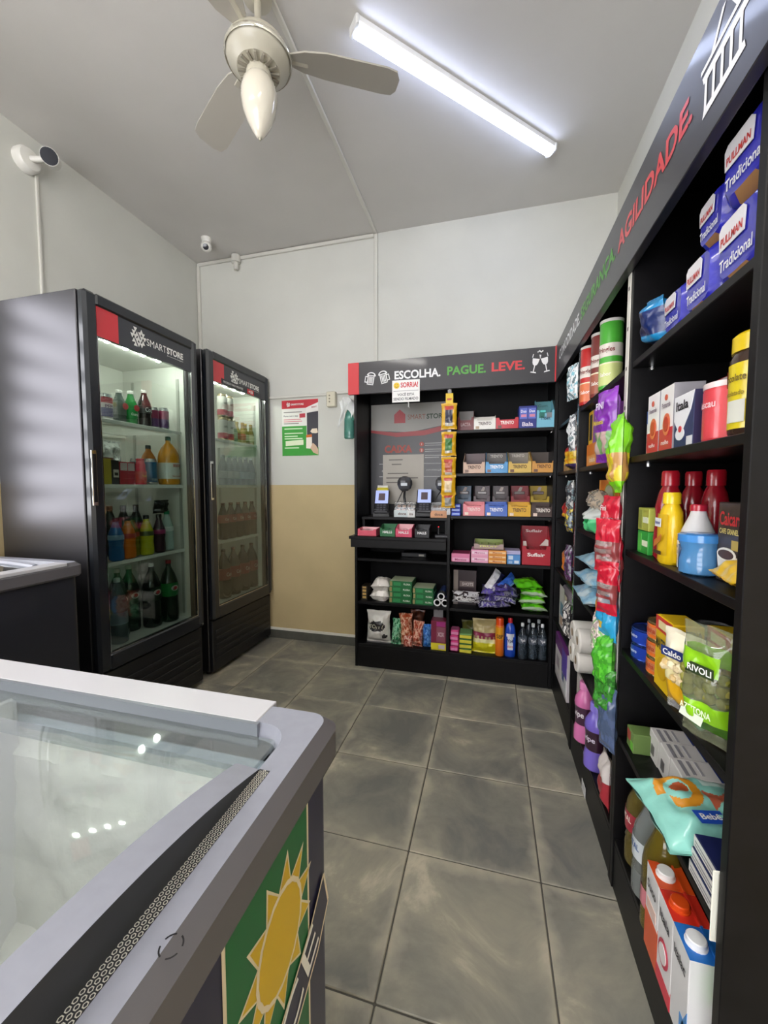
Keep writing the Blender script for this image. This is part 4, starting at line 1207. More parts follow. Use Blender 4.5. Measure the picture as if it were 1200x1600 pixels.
t = tray('chocolate_display', 'big red chocolate display with white script lettering', (.272, 2.488, ZD), BK, .158, .15, .115, .222, '#b3122a', '#a31226', 'Suflair', '#f4e6e2', 'Suflair', '#f1dcd8', tw=.62, group=BG)
MB().prism([(.022, .115), (.07, .115), (.07, .15), (.055, .155)], .03, .033).build('cut_flap', P('#d8c9bf'), t)
MB().prism([(-.072, .11), (-.05, .11), (-.055, .14), (-.072, .14)], .03, .033).build('cut_flap', P('#d8c9bf'), t)
# fifth row
t = carton('chocolate_carton', 'dark brown chocolate carton with pale end standing at the back', 'box', (-.145, 2.58, ZE), BK, (.145, .10, .225), '#2c1a1f', (('f', 0, .2, 0, 1, '#8d8078'), ('f', .27, .9, .52, .68, '#6f625f')), (('SHOTS', '#c9bdb8', .62, .60, .07, .02),), group=BG)
pouch('chocolate_pack', 'silver and brown wrapped chocolate pack lying in front of dark carton', (-.135, 2.53, ZE + .03), BK, (.17, .075, .05), ['#2d1d22', '#c9c7ca'], blotch(2, 5, 1), (('Chokito', '#e8e6e4', 0, .035, .11, .03),), group=BG, seed=3, rot=(.15, 0, 0))
rd = random.Random(8)
PURP = ['#5a4a9c', '#6a5ab8', '#b9b7c4', '#8d8b98']
spec = [(.01, .02, 0), (.075, .022, 1), (.03, .055, 2), (.10, .058, 0), (.02, .095, 3), (.115, .09, 1), (.09, .125, 2)]
nm7 = ['silver-violet snack bag at the bottom of the pile', 'violet snack bag at the bottom of pile next to green ones', 'silver snack bag low in the violet pile', 'violet snack bag in the middle of the pile', 'grey-violet snack bag at the pile side', 'violet snack bag leaning on the green ones', 'dull silver snack bag high in the pile']
for k, (x, dz, c) in enumerate(spec):
    pouch('snack_bag', nm7[k], (x, 2.50 + .006 * (k % 3), ZE + dz + .002), BK, (.125, .17, .035), [PURP[c], PURP[(c + 2) % 4], '#3c3566'], blotch(3, 5, k), group='violet snack bags in a pile', seed=20 + k, rot=(-PI / 2 + .1, rd.uniform(-.15, .15), rd.uniform(-.3, .3)), wr=.007)
    # lying flat: seam towards the aisle
pouch('snack_bag', 'white and navy snack bag tilted on top of the violet pile', (.005, 2.545, ZE + .115), BK, (.075, .15, .03), ['#e6e5ea', '#2a2c5c'], lambda u, v, s: 0 if u < .62 else 1, group=BG, seed=41, rot=(-.5, .7, .2), wr=.006)
pouch('snack_bag', 'bright blue snack bag tilted on top of the violet pile', (.075, 2.55, ZE + .12), BK, (.07, .14, .03), ['#3a6ad0', '#8fb0e8'], lambda u, v, s: 0 if u < .75 else 1, group=BG, seed=42, rot=(-.6, .95, .1), wr=.006)
nm4 = ['lowest lime green snack bag of the stack', 'second lime green snack bag from the bottom', 'third lime green snack bag from the bottom', 'topmost lime green snack bag with brown picture']
for k in range(4):
    pouch('snack_bag', nm4[k], (.262 + (.012, -.008, .006, -.02)[k], 2.495, ZE + .022 + .045 * k), BK, (.15, .18, .046), ['#63c81e', '#7fe02a', '#b9c9b0', '#6b5a1e'], (lambda u, v, s: 3 if .3 < v < .75 and .25 < u < .8 and s > 0 else (1 if v > .4 else 0)) if k == 3 else (lambda u, v, s: 2 if v < .1 else (1 if u > .5 else 0)), group='lime green snack bags', seed=50 + k, rot=(-PI / 2 + .06, (.05, -.06, .08, -.03)[k], (.1, -.12, .08, .15)[k]), wr=.006)
# bottom row
for k in range(4):
    carton('soap_bar', ('lowest pink soap bar of the stack', 'second pink soap bar of the stack', 'third pink soap bar of the stack', 'topmost pink soap bar of the stack')[k], 'soap', (-.203 + .003 * (k % 2), 2.50, ZF + .0345 * k), BK, (.054, .085, .034), '#d0357e', (('f', .1, .9, .25, .75, '#e58ab8'), ('t', .1, .9, .1, .9, '#c06a95')), r=.008, group='stack of pink soap bars')
for k in range(4):
    t = carton('scouring_sponge', ('lowest yellow and green sponge of the stack', 'second yellow and green sponge of the stack', 'third yellow and green sponge of the stack', 'topmost sponge of the stack showing its green face')[k], 'sponge', (-.132, 2.495, ZF + .031 * k), BK, (.075, .10, .021), '#d9cf3c', r=.003, group='stack of scouring sponges')
    MB().box(-.0375, .0375, 0, .10, .0212, .0302, 0, .002).build('scouring_face', mat('#3c6b34' if k < 3 else '#6e9a5e', .9, bump=.8, bscale=200), t)
pouch('popcorn_bag', 'dark olive bag standing behind the stacked sponges', (-.10, 2.63, ZF), BK, (.13, .17, .06), ['#4a4a20', '#5d5c2a'], blotch(2, 4, 2), group=BG, seed=61)
pouch('popcorn_bag', 'big yellow and maroon snack bag leaning in the bottom row', (-.015, 2.535, ZF), BK, (.155, .21, .085), ['#d9cf1e', '#e9e3a9', '#8a2a4c', '#b9a878'], lambda u, v, s: 0 if v < .3 else (1 if v < .44 else (2 if v < .62 and (int(u * 12) % 2 or v > .5) else 3)), group=BG, seed=62, rot=(-.18, 0, 0), wr=.006)
bottle('spray_can', 'orange insecticide spray can beside the blue bottle', 'spray can', (.075, 2.525, ZF), BK, [(.024, 0), (.0265, .004), (.0265, .185), (.024, .192)], mat('#e8761c', .3, coat=.3), .052, .0235, '#e04a14', [(.105, .18, '#e8a01c')], (('SBP', '#1d1a1c', .125, .04, .025),), group=BG)
bottle('cleaner_bottle', 'blue cleaner bottle with red cap and white label', 'bottle', (.137, 2.53, ZF), BK, [(.031, 0), (.034, .006), (.034, .12), (.030, .17), (.024, .195), (.014, .205), (.013, .215)], mat('#1d49b8', .25, coat=.3), .03, .0145, '#c0202c', None, group=BG, sy=.75)
bpy.context.view_layer.update()
t = C.objects[-1].parent if C.objects[-1].parent else None
t = [o for o in C.objects if o.name.startswith('cleaner_bottle')][0]
MB().add([(.034 * .9 * math.sin(a) * 1.02, -.0345 * .75 * math.cos(a) - .0005, z) for z in (.045, .145) for a in (-.8, -.4, 0, .4, .8)], [(k, k + 1, k + 6, k + 5) for k in range(4)], 0, True).build('label', P('#dfe3ec'), t)
lettering(t, 'Ypê', 0, .10, -.0275, w=.036, h=.026, m=mat('#2b2b6c', .5)); lettering(t, 'cloro', 0, .068, -.0275, w=.034, h=.014, m=mat('#c0303c', .5))
WATERC = clear('#dfe7ec', .06, .10, '#aebdc8'); SODA = clear('#d4dce2', .05, .06, '#9aa8b4')
nm3 = ['clear detergent bottle beside the blue cleaner bottle', 'clear detergent bottle between two like it', 'clear detergent bottle at the end by the corner']
for k, x in enumerate((.208, .268, .322)):
    bottle('detergent_bottle', nm3[k], 'bottle', (x, 2.515 + .004 * k, ZF), BK, [(.022, 0), (.027, .004), (.028, .05), (.0265, .09), (.028, .12), (.024, .155), (.013, .18), (.010, .19), (.010, .20)], SODA, .022, .0095, '#dfe2e4', [(.098, .135, clear('#c9ced6', .1, .55, '#7c8390'))], (('Ypê', '#f2f2f4', .117, .03, .02),), group='clear detergent bottles', liquid=(clear('#c3ccd4', .1, .25, '#6f7f90'), .14))
for k, x in enumerate((.252, .31)):
    bottle('detergent_bottle', ('clear detergent bottle standing in the second row behind', 'clear detergent bottle behind the last one in the corner')[k], 'bottle', (x, 2.60, ZF), BK, [(.022, 0), (.027, .004), (.028, .05), (.0265, .09), (.028, .12), (.024, .155), (.013, .18), (.010, .19), (.010, .20)], SODA, .022, .0095, '#c2c6ca', group='clear detergent bottles')

# ================================================================ back shelves, left bay
carton('match_packet', 'small dark packet with gold lettering at the left side panel', 'packet', (-.805, 2.52, ZE), BK, (.042, .09, .095), '#2a241c', (('f', .2, .8, .1, .26, '#c9a45c'), ('f', .2, .8, .34, .5, '#c9a45c'), ('f', .2, .8, .58, .74, '#c9a45c'), ('f', .2, .8, .82, .95, '#b9965c')))
for k in range(2):
    pouch('tissue_packet', ('lower white folded tissue packet', 'upper white folded tissue packet on its twin')[k], (-.695 + .006 * k, 2.50, ZE + .036 + .066 * k), BK, (.135, .15, .085), ['#e6e1db', '#cfc9c2'], blotch(2, 3, k), group='white tissue packets', seed=70 + k, rot=(-PI / 2, 0, .05), crimp=.02, wr=.003)
def cigar(label, x, z, w):
    return carton('incense_carton', label, 'box', (x, 2.50, z), BK, (w, .15, .036), '#1f6a3a', (('f', .02, .12, .1, .9, '#9a8a5c'), ('f', .18, .5, .2, .8, '#2f8a50'), ('t', .02, .98, .03, .97, '#b9c4a4')), (('FLORA', '#dfe8d8', .78, .5, w * .3, .011),), group='stacked green cartons')
for k in range(4): cigar(('lowest green carton in the stack of four', 'second green carton in the stack of four', 'third green carton in the stack of four', 'topmost green carton in the stack of four')[k], -.553 + .003 * (k % 2), ZE + .0365 * k, .15)
for k in range(3): cigar(('lowest green carton in the stack of three', 'middle green carton in the stack of three', 'topmost green carton in the stack of three')[k], -.405 + .003 * (k % 2), ZE + .0365 * k, .135)
for k, (x, z) in enumerate(((-.312, .0235), (-.263 - .0005, .0235), (-.288, .064))):
    t = thing('foil_roll', ('foil roll lying lower left in the pyramid of three', 'foil roll lying lower right in the pyramid beside the divider', 'foil roll resting on the two others')[k], 'foil roll', (x, 2.50, ZE + z), 0, 'rolls of foil')
    MB().lathe([(.0232, 0), (.0232, .25)], 18, caps=False).lathe([(.017, 0), (.017, .25)], 18, caps=False).xf(Matrix.Rotation(-PI / 2, 4, 'X')).build('wrap', mat('#c3c5cb', .22, .85), t)
    mb = MB(); ring(mb, [(.0232 * math.cos(a * PI / 9), .0232 * math.sin(a * PI / 9)) for a in range(18)], [(.015 * math.cos(a * PI / 9), .015 * math.sin(a * PI / 9)) for a in range(18)], 0); mb.xf(Matrix.Rotation(PI / 2, 4, 'X')).build('end_face', mat('#dfe0e2', .5), t, (0, -.0006, 0))
    MB().lathe([(.0232 + .0006, .06), (.0232 + .0006, .20)], 18, caps=False).xf(Matrix.Rotation(-PI / 2, 4, 'X')).build('label', F('#2c3f78'), t)
t = pouch('cotton_bag', 'white bag with a dark oval label in the bottom left row', (-.708, 2.535, ZF + .002), BK, (.165, .215, .085), ['#dddad4', '#2b2a2c', '#9b9890'], oval(.47, .55, .36, .17, 1, oval(.8, .24, .11, .07, 1, 0)), (('TOPFY', '#b9b6a4', -.004, .118, .10, .028),), group=None, seed=80, nu=24, nv=28)
MB().box(-.08, .08, -.02, .03, -.0015, 0).build('shelf_card', mat('#55545a', .3), t)
for k, (x, c, c2, nm, w, h) in enumerate(((-.588, '#1f7a4c', '#8fc9a4', 'green foil sweets bag in the bottom row', .07, .17), (-.517, '#b5502c', '#d9a88c', 'big copper-orange sweets bag in the bottom row', .09, .205), (-.447, '#a8452c', '#e0a890', 'smaller copper-red sweets bag beside the blue one', .07, .165), (-.375, '#1f62b8', '#5f9ae0', 'blue foil sweets bag beside the red display box', .065, .145))):
    pouch('sweets_bag', nm, (x, 2.53 + .012 * (k % 2), ZF), BK, (w, h, .07), [c, c2, c], blotch(3, 5, k + 5), group='foil sweets bags in the bottom row', seed=90 + k, wr=.009, rot=(-.12, .06 * (-1) ** k, 0))
pouch('sweets_bag', 'dark brown sweets bag lying behind the copper ones', (-.46, 2.64, ZF), BK, (.10, .21, .06), ['#4a2a20', '#6b3a28'], blotch(2, 4, 3), seed=97)
pouch('sweets_bag', 'second small copper-orange sweets bag lying low in front', (-.50, 2.50, ZF), BK, (.062, .075, .04), ['#a8402c', '#e0b0a0'], blotch(2, 6, 9), seed=98, wr=.006)
t = carton('gum_dispenser', 'maroon hanging dispenser box with yellow price edge', 'box', (-.302, 2.50, ZF + .045), BK, (.096, .08, .145), '#7a1f3c', (('f', .36, .95, .75, .96, '#a02a78'), ('f', .36, .95, .05, .72, '#8a4a5c')), (('XOX', '#e0c4cc', .66, .4, .04, .028),))
MB().box(-.048, .048, -.003, .08, -.045, .0, 0, .001).build('price_edge', P('#e0cf2c'), t)
MB().box(.0, .04, -.0036, -.003, -.036, -.01).build('barcode_label', P('#c9b9c4'), t)
MB().prism([(-.042, .145), (.02, .145), (.02, .222), (.012, .23), (-.034, .23), (-.042, .222)], .075, .078).build('hang_card', P('#8f8d90'), t)
MB().lathe([(.009, 0), (.009, .001)], 12).xf(Matrix.Rotation(PI / 2, 4, 'X')).build('hang_hole', INK_K, t, (-.011, .0746, .2))

# ---------------------------------------------------------------- clip strip with yellow bags on the divider
t = thing('clip_strip', 'clear clip strip hanging down the divider behind yellow bags', 'strip', (-.243, 2.468, 1.23), 0)
MB().box(-.011, .011, -.002, 0, -.2, .56).build('strip_tape', clear('#eef0f2', .08, .4, '#d8d8da'), t)
MB().tube([(0, -.003, .56), (0, -.012, .575), (0, -.006, .59), (0, .004, .592)], .003, 6).build('hook', mat('#d7d7d7', .3, .6), t)
YB_ = ['#d9a81c', '#2a2c44', '#b8573c', '#e8d0a8', '#3c7a3c', '#8b8a86']
carton('hang_tag', 'small yellow card at the top of the hanging bag strip', 'card', (-.243, 2.455, 1.705), BK, (.045, .003, .06), '#e3bf1c', (('f', .2, .8, .3, .5, '#c0502c'),))
for k, (z, h, w, c, nm) in enumerate(((1.548, .155, .095, 1, 'yellow bag with a dark blue picture on top of the hanging strip'), (1.388, .145, .09, 4, 'yellow bag with green contents on the hanging strip'), (1.262, .12, .09, 2, 'yellow bag with brown contents on the hanging strip'), (1.155, .115, .09, 3, 'yellow bag with white discs on the hanging strip'), (1.075, .085, .085, 5, 'lowest yellow bag on the hanging strip'))):
    pouch('hanging_sweets_bag', nm, (-.243, 2.444 - .003 * (k % 2), z), BK, (w, h, .026), [YB_[0], YB_[c], '#c9c4b8', '#c0483c'], (lambda u, v, s: 3 if .74 < v < .88 and .2 < u < .8 else (1 if abs(u - .5) < .27 and .22 < v < .72 else (2 if abs(u - .5) < .27 and v < .22 and v > .1 else 0))), group='yellow bags on the hanging strip', seed=110 + k, wr=.004, crimp=.05)
# ================================================================ right-hand shelves
def loaf(label, loc, w, d, h, seed, rot=0.0, tiltx=0.0):
    t = thing('bread_loaf', label, 'bread', loc, RT + rot, 'bread loaves on the top shelf')
    t.rotation_euler = (tiltx, 0, RT + rot)
    rd = random.Random(seed); off = Vector((rd.uniform(0, 40), rd.uniform(0, 40), 0))
    mb = MB(); ny, na = 18, 28; vs = []; fs = []; ms = []
    for j in range(ny + 1):
        v = j / ny
        e = min(1.0, min(v, 1 - v) / .10); sc = .72 + .28 * math.sin(e * PI / 2)
        for i in range(na):
            a = 2 * PI * i / na; ca, sa = math.cos(a), math.sin(a)
            r = 1 / (abs(ca) ** 5 + abs(sa) ** 5) ** .2
            wr = 1 + .035 * noise.noise(Vector((ca * 2.5, sa * 2.5, v * 9)) + off) + .02 * noise.noise(Vector((ca * 7, sa * 7, v * 22)) + off)
            vs.append((r * ca * w / 2 * sc * wr, v * d, max(0, h / 2 + r * sa * h / 2 * sc * wr)))
    for j in range(ny):
        for i in range(na):
            fs.append((j * na + i, j * na + (i + 1) % na, (j + 1) * na + (i + 1) % na, (j + 1) * na + i))
            a = 2 * PI * (i + .5) / na
            ms.append(1 if math.sin(a) > .93 and j > 3 else (2 if math.sin(a) < -.93 else 0))
    fs.append(tuple(range(na))[::-1]); ms.append(0); fs.append(tuple(ny * na + k for k in range(na))); ms.append(0)
    bo = mb.add(vs, fs, ms, True).build('bread_bag', [mat('#2a2aa8', .25, coat=.5, bump=.5, bscale=35), mat('#4a4ac0', .25, coat=.5), mat('#a87a4a', .6)], t)
    MB().prism([(-w * .34, h * .52), (w * .14, h * .52), (w * .16, h * .78), (w * .1, h * .84), (-w * .3, h * .84), (-w * .36, h * .78)], -.003, -.0018).build('logo_patch', P('#d9d6da'), t)
    lettering(t, 'PULLMAN', -w * .1, h * .62, -.0036, w=w * .42, h=h * .11, m=mat('#b8302c', .5), bold=.03)
    lettering(t, 'Tradicional', -w * .02, h * .32, -.0024, w=w * .62, h=h * .15, m=mat('#d6d6e0', .5), bold=.02)
    return t
loaf('blue bagged bread loaf on the shelf next to the end panel', (.392, .815, ZA), .15, .25, .135, 1)
loaf('blue bagged bread loaf, second on the shelf from the end panel', (.394, .952, ZA), .12, .25, .125, 2)
loaf('blue bagged bread loaf, third on the shelf beside the navy pack', (.396, 1.068, ZA), .108, .25, .11, 3)
loaf('blue bagged bread loaf lying on top next to the end panel', (.395, .812, ZA + .137), .15, .25, .13, 4, .04)
loaf('blue bagged bread loaf lying on top in the second place', (.41, .95, ZA + .127), .115, .25, .11, 5, -.03)
pouch('bread_pack', 'dark navy pack with cyan bands at the divider on the top shelf', (.415, 1.178, ZA + .012), RT, (.105, .115, .07), ['#0a1b4c', '#1784bc', '#0e2560'], lambda u, v, s: 1 if v > .82 or .16 < v < .3 else (2 if u > .5 else 0), rot=(.25, .25, RT), seed=131, wr=.003)

RG = 'goods on the right-hand shelves'
# second row
carton('milk_carton', 'small blue and white carton against the divider on the second shelf', 'carton', (.41, 1.222, ZB), RT, (.036, .06, .12), '#e3e2de', (('f', 0, 1, .72, 1, '#24509a'), ('f', .2, .8, .35, .55, '#9fb0c8')), group=RG)
for k, y in enumerate((1.157, 1.079)):
    t = carton('tomato_carton', ('white and red tomato carton farther from the end panel', 'white and red tomato carton nearer the end panel')[k], 'carton', (.396, y, ZB), RT, (.072, .06, .15), '#ebe9e6', (('f', 0, 1, 0, .36, '#c4263a'), ('r', 0, 1, .0, 1, '#9d9aa0'), ('t', .05, .95, .2, .8, '#b8b4b4')), (('Pomarola', '#7a6a78', .5, .72, .045, .012), ('molho', '#f2d8d8', .5, .14, .04, .01)), group=RG)
    MB().lathe([(.019, 0), (.019, .001)], 18, sx=1, sy=1.35).xf(Matrix.Rotation(PI / 2, 4, 'X')).build('tomato_picture', P('#d8704c'), t, (.006, -.0012, .062))
    MB().lathe([(.013, 0), (.013, .001)], 18, sx=1, sy=1.35).xf(Matrix.Rotation(PI / 2, 4, 'X')).build('tomato_picture', P('#b83a2c'), t, (.006, -.0022, .062))
    MB().lathe([(.007, 0), (.007, .001)], 12).xf(Matrix.Rotation(PI / 2, 4, 'X')).build('round_mark', P('#c85a3c'), t, (0, -.0012, .125))
carton('cream_carton', 'red-topped carton standing behind the navy cream carton', 'carton', (.47, 1.0, ZB), RT, (.085, .07, .145), '#b9b5b8', (('t', 0, 1, 0, 1, '#b02438'),), group=RG)
t = carton('cream_carton', 'white and navy cream carton with red fruit', 'carton', (.394, .985, ZB), RT, (.088, .06, .112), '#26325f', (('r', 0, 1, 0, 1, '#2b2a4c'),), (), group=RG)
MB().prism([(-.044, .06), (-.02, .035), (.0, .04), (.03, .075), (.044, .112), (-.044, .112)], -.0009, 0).build('white_field', P('#e8e8ec'), t)
lettering(t, 'Itala', -.006, .09, -.0018, w=.055, h=.02, m=INK_K, bold=.03)
MB().lathe([(.017, 0), (.017, .001)], 16, sx=1.2, sy=.8).xf(Matrix.Rotation(PI / 2, 4, 'X')).build('cream_picture', P('#e6e6ea'), t, (-.012, -.001, .03))
MB().lathe([(.007, 0), (.007, .001)], 12).xf(Matrix.Rotation(PI / 2, 4, 'X')).build('fruit_picture', P('#c4303c'), t, (-.01, -.002, .04))
MB().box(.016, .04, -.0007, 0, .004, .022).build('barcode_label', P('#d9d9dc'), t)
bottle('drink_powder_can', 'red drink powder can with white plastic lid beside yellow jar', 'can', (.432, .888, ZB), RT, [(.040, 0), (.043, .004), (.043, .098), (.041, .10)], mat('#d03a44', .3, coat=.3), .012, .044, '#e0cfcf', [(.006, .094, '#d2404a')], (('Nescau', '#e9c4c8', .07, .05, .014),), group=RG)
t = bottle('chocolate_jar', 'yellow labelled chocolate powder jar with a bright yellow lid', 'jar', (.43, .797, ZB), RT, [(.040, 0), (.044, .006), (.045, .125), (.040, .138), (.038, .142)], mat('#3c2a22', .2, coat=.3), .03, .043, '#e3c41c', [(.012, .118, '#dcc61e')], (('Chocolate', '#6b5a1c', .095, .055, .012), ('achocolatado', '#8a7620', .07, .05, .008)), group=RG)
MB().add([(.0468 * math.sin(a), -.0468 * math.cos(a), z) for z in (.022, .058) for a in (-.1, .15, .4, .6)], [(k, k + 1, k + 5, k + 4) for k in range(3)], 0, True).build('barcode_label', P('#cfcfc4'), t)
MB().add([(.0468 * math.sin(a), -.0468 * math.cos(a), z) for z in (.085, .112) for a in (-.95, -.75, -.55)], [(k, k + 1, k + 4, k + 3) for k in range(2)], 0, True).build('brand_patch', P('#c8303a'), t)
# third row
for k in range(2):
    carton('tea_box', ('lower green tea box by the divider', 'upper olive tea box stacked by the divider')[k], 'box', (.396, 1.195, ZCS + .0615 * k), RT, (.075, .06, .06), ('#2f9a3c', '#a9b04c')[k], (('f', .45, .95, .35, .6, '#dfe6c8'), ('f', .1, .4, .1, .9, ('#59b84a', '#8a9440')[k])), group=RG)
KET = [(.026, 0), (.030, .006), (.031, .05), (.027, .10), (.029, .13), (.022, .165), (.016, .178), (.015, .185)]
for k, (x, y) in enumerate(((.425, 1.118), (.50, 1.18), (.50, 1.075))):
    bottle('ketchup_bottle', ('dark red ketchup bottle standing in front beside the mustard', 'dark red ketchup bottle behind the mustard', 'dark red ketchup bottle behind the white bottle')[k], 'bottle', (x, y, ZCS), RT, KET, mat('#8e1522', .2, coat=.4), .036, .0185, '#a01524', group='ketchup bottles')
t = bottle('mustard_bottle', 'yellow mustard bottle with a picture label', 'bottle', (.405, 1.052, ZCS), RT, [(.026, 0), (.031, .006), (.031, .09), (.028, .12), (.018, .137), (.016, .142)], mat('#dfb817', .25, coat=.3), .026, .0175, '#e6c21a', None, group=RG, sy=.75)
MB().add([(.033 * math.sin(a), -.0245 * math.cos(a), z) for z in (.02, .115) for a in (-.85, -.4, 0, .4, .85)], [(k, k + 1, k + 6, k + 5) for k in range(4)], 0, True).build('label', P('#caa417'), t)
MB().box(-.017, .015, -.0262, -.0256, .085, .105).build('brand_patch', P('#dfe3e6'), t)
lettering(t, 'Hemmer', -.001, .095, -.0268, w=.026, h=.008, m=mat('#2a3f8a', .5)); MB().prism([(-.02, .035), (.018, .055), (.02, .07), (-.018, .052)], -.0262, -.0256).build('sausage_picture', P('#c07a2c'), t); MB().box(-.02, .02, -.0262, -.0256, .022, .03).build('text_line', P('#3a2f14'), t)
bottle('coconut_milk_bottle', 'white bottle with a red crown cap beside the mustard', 'bottle', (.43, .987, ZCS), RT, [(.030, 0), (.034, .006), (.034, .06), (.028, .085), (.016, .115), (.0135, .125), (.0135, .128)], mat('#d6d3d2', .25, coat=.3), .014, .0155, '#b5243a', [(.03, .075, '#e6e2e2'), (.073, .076, '#c83a50')], (('leite de coco', '#4a4650', .05, .04, .008),), group=RG)
t = bottle('sweetener_jar', 'pale blue jar with a blue lid in front of coffee pack', 'jar', (.412, .932, ZCS), RT, [(.028, 0), (.035, .005), (.036, .03), (.031, .05), (.036, .066), (.036, .07)], clear('#7fb6e0', .08, .6, '#5f9fd8'), .016, .038, '#3f86cc', None, (), group=RG)
MB().add([(.0368 * math.sin(a) , -.0368 * math.cos(a), z) for z in (.012, .058) for a in (-1.0, -.7, -.4, -.1)], [(k, k + 1, k + 5, k + 4) for k in range(3)], 0, True).build('label', P('#e9edf2'), t)
lettering(t, 'cha cha', -.02, .044, 0, w=.022, h=.009, m=INK_K, wrap=.0378)
t = carton('coffee_pack', 'brown coffee brick pack with a white cup picture', 'packet', (.425, .862, ZCS), RT, (.076, .055, .148), '#3c322e', (('f', .62, .98, .42, .54, '#b9a04c'),), (('Caicara', '#c02c34', .55, .80, .07, .026), ('CAFE GRANEL', '#d9c87a', .5, .64, .06, .01)), group=RG, m=mat('#3f342f', .35, coat=.3, mottle=.25, mscale=30))
MB().prism([(-.034, .048), (-.028, .02), (-.014, .008), (.012, .008), (.024, .02), (.028, .05)], -.0012, 0).build('cup_picture', P('#e6e2da'), t)
MB().lathe([(.03, 0), (.03, .001)], 20, sx=1, sy=.42).xf(Matrix.Rotation(PI / 2, 4, 'X')).build('cup_picture', P('#efece4'), t, (-.003, -.0012, .052))
MB().lathe([(.024, 0), (.024, .001)], 20, sx=1, sy=.36).xf(Matrix.Rotation(PI / 2, 4, 'X')).build('coffee_picture', P('#4a2f22'), t, (-.003, -.0023, .052))
pouch('seasoning_bag', 'small yellow bag lying flat at the shelf edge under coffee pack', (.39, .815, ZCS + .02), RT, (.13, .10, .036), ['#e0b51c', '#e8cf5c', '#d9d3b0'], lambda u, v, s: 2 if u > .8 and v > .6 else (1 if v > .7 else 0), rot=(-PI / 2 + .2, 0, RT - .2), seed=141, group=RG)
# fourth row
for k in range(2):
    can('tuna_can', ('lower flat navy tin by the divider', 'upper flat navy tin stacked by the divider')[k], (.425, 1.202, ZD + .0425 * k), RT, .042, .042, ((0, 1, '#1c3a9c'),), (('Coqueiro', '#d6dcf0', .5, .045, .012),), group='flat navy tins', lid='#3a56b0')
for k in range(3):
    can('corn_can', ('lowest orange labelled tin of three', 'middle orange labelled tin of three', 'topmost orange labelled tin of three')[k], (.43, 1.108, ZD + .0445 * k), RT, .044, .042, ((0, 1, '#e0702c'), (.25, .8, '#e9b08c')), (('Sardinha', '#b8401c', .52, .05, .012),), group='orange labelled tins', lid='#b9a06c')
def maize(label, x, y, h):
    t = carton('cornstarch_box', label, 'box', (x, y, ZD), RT, (.085, .06, h), '#e3b916', (('f', 0, 1, .8, 1, '#c8342c'), ('f', .18, .82, .84, .95, '#e9d9a0'), ('r', .1, .9, .1, .9, '#d8ae14'), ('t', .05, .95, .05, .95, '#e0b81a')), (('MAIZENA', '#2c2a1c', .5, .63, .07, .026), ('MAIZENA', '#4a4014', .5, .9, .05, .012, 'r')), group=RG)
    MB().lathe([(.026, 0), (.026, .001)], 20).xf(Matrix.Rotation(PI / 2, 4, 'X')).build('round_mark', P('#cfa00e'), t, (0, -.0012, .05))
    return t
maize('yellow cornstarch box standing in front beside orange tins', .386, 1.015, .165)
maize('yellow cornstarch box standing behind the snack pouch', .462, .955, .165)
can('bean_can', 'dark maroon tin behind the front cornstarch box', (.53, 1.12, ZD), RT, .13, .042, ((0, 1, '#5a2228'),), (), group=RG)
t = pouch('popcorn_pouch', 'clear-bottomed yellow corn pouch in front of cornstarch boxes', (.392, .908, ZD + .002), RT, (.085, .175, .042), ['#dfa91c', '#e9e0c8', '#e3d9a4', clear('#f2f2ee', .08, .2)], lambda u, v, s: 3 if v < .12 else (0 if v < .42 else (2 if v < .66 else (1 if v > .78 else (0 if u > .3 else 1)))), group=RG, seed=151, nu=16, nv=22, rot=(.08, 0, RT + .45))
MB().box(-.03, .02, -.0262, -.0256, .122, .142).build('brand_patch', P('#1d2f6e'), t)
lettering(t, 'Caldo', -.005, .132, -.027, w=.04, h=.012)
rd = random.Random(5)
for k in range(14):
    MB().lathe([(.001, -.009), (.008, -.005), (.009, .002), (.001, .009)], 8).build('corn_kernel', mat(('#ddc9a0', '#e9dcb8', '#cfb27c')[k % 3], .6), t, (rd.uniform(-.028, .028), -.022 - rd.uniform(0, .006), .08 + rd.uniform(0, .032)), (rd.uniform(0, 3), rd.uniform(0, 3), 0))
t = pouch('olive_pouch', 'clear standing pouch of green olives with a lime label', (.39, .822, ZD + .002), RT, (.092, .215, .05), [clear('#e6eadf', .06, .16, '#cfd4b8'), '#8cc81e', '#3f6a1c', clear('#d9dccf', .06, .22, '#b9bd9c')], lambda u, v, s: 2 if .12 < v < .2 else (1 if .2 < v < .38 or (.62 < v < .78 and u < .9) else (3 if v < .62 else 0)), group=RG, seed=152, nu=16, nv=24, rot=(.04, 0, RT + .5))
MB().prism([(-.02, .132), (.03, .132), (.03, .152), (-.01, .152)], -.0312, -.0306).build('brand_patch', P('#2a3a1c'), t)
lettering(t, 'RIVOLI', .006, .142, -.032, w=.042, h=.012); lettering(t, 'AZEITONA', 0, .066, -.0325, w=.055, h=.012, m=mat('#e6f0d0', .5))
MB().prism([(-.03, .045), (.01, .04), (.015, .058), (-.026, .06)], -.0312, -.0306).build('label', P('#e3ead8'), t)
for k in range(12):
    MB().lathe([(.001, -.014), (.010, -.007), (.0115, .0), (.009, .008), (.001, .013)], 10).build('olive', mat(('#8a8a3c', '#9a944a', '#7b7a30')[k % 3], .25, coat=.3), t, (-.03 + .02 * (k % 4), -.012 + .006 * (k % 2), .088 + .02 * (k // 4)), (rd.uniform(0, 3), rd.uniform(0, 3), 0))
can('pea_can', 'green tin standing behind the olive pouch', (.51, .875, ZD), RT, .085, .038, ((0, 1, '#2f7a3a'), (.3, .6, '#c9b48c')), (('ervilha', '#e9e2c8', .5, .045, .012),), group=RG)
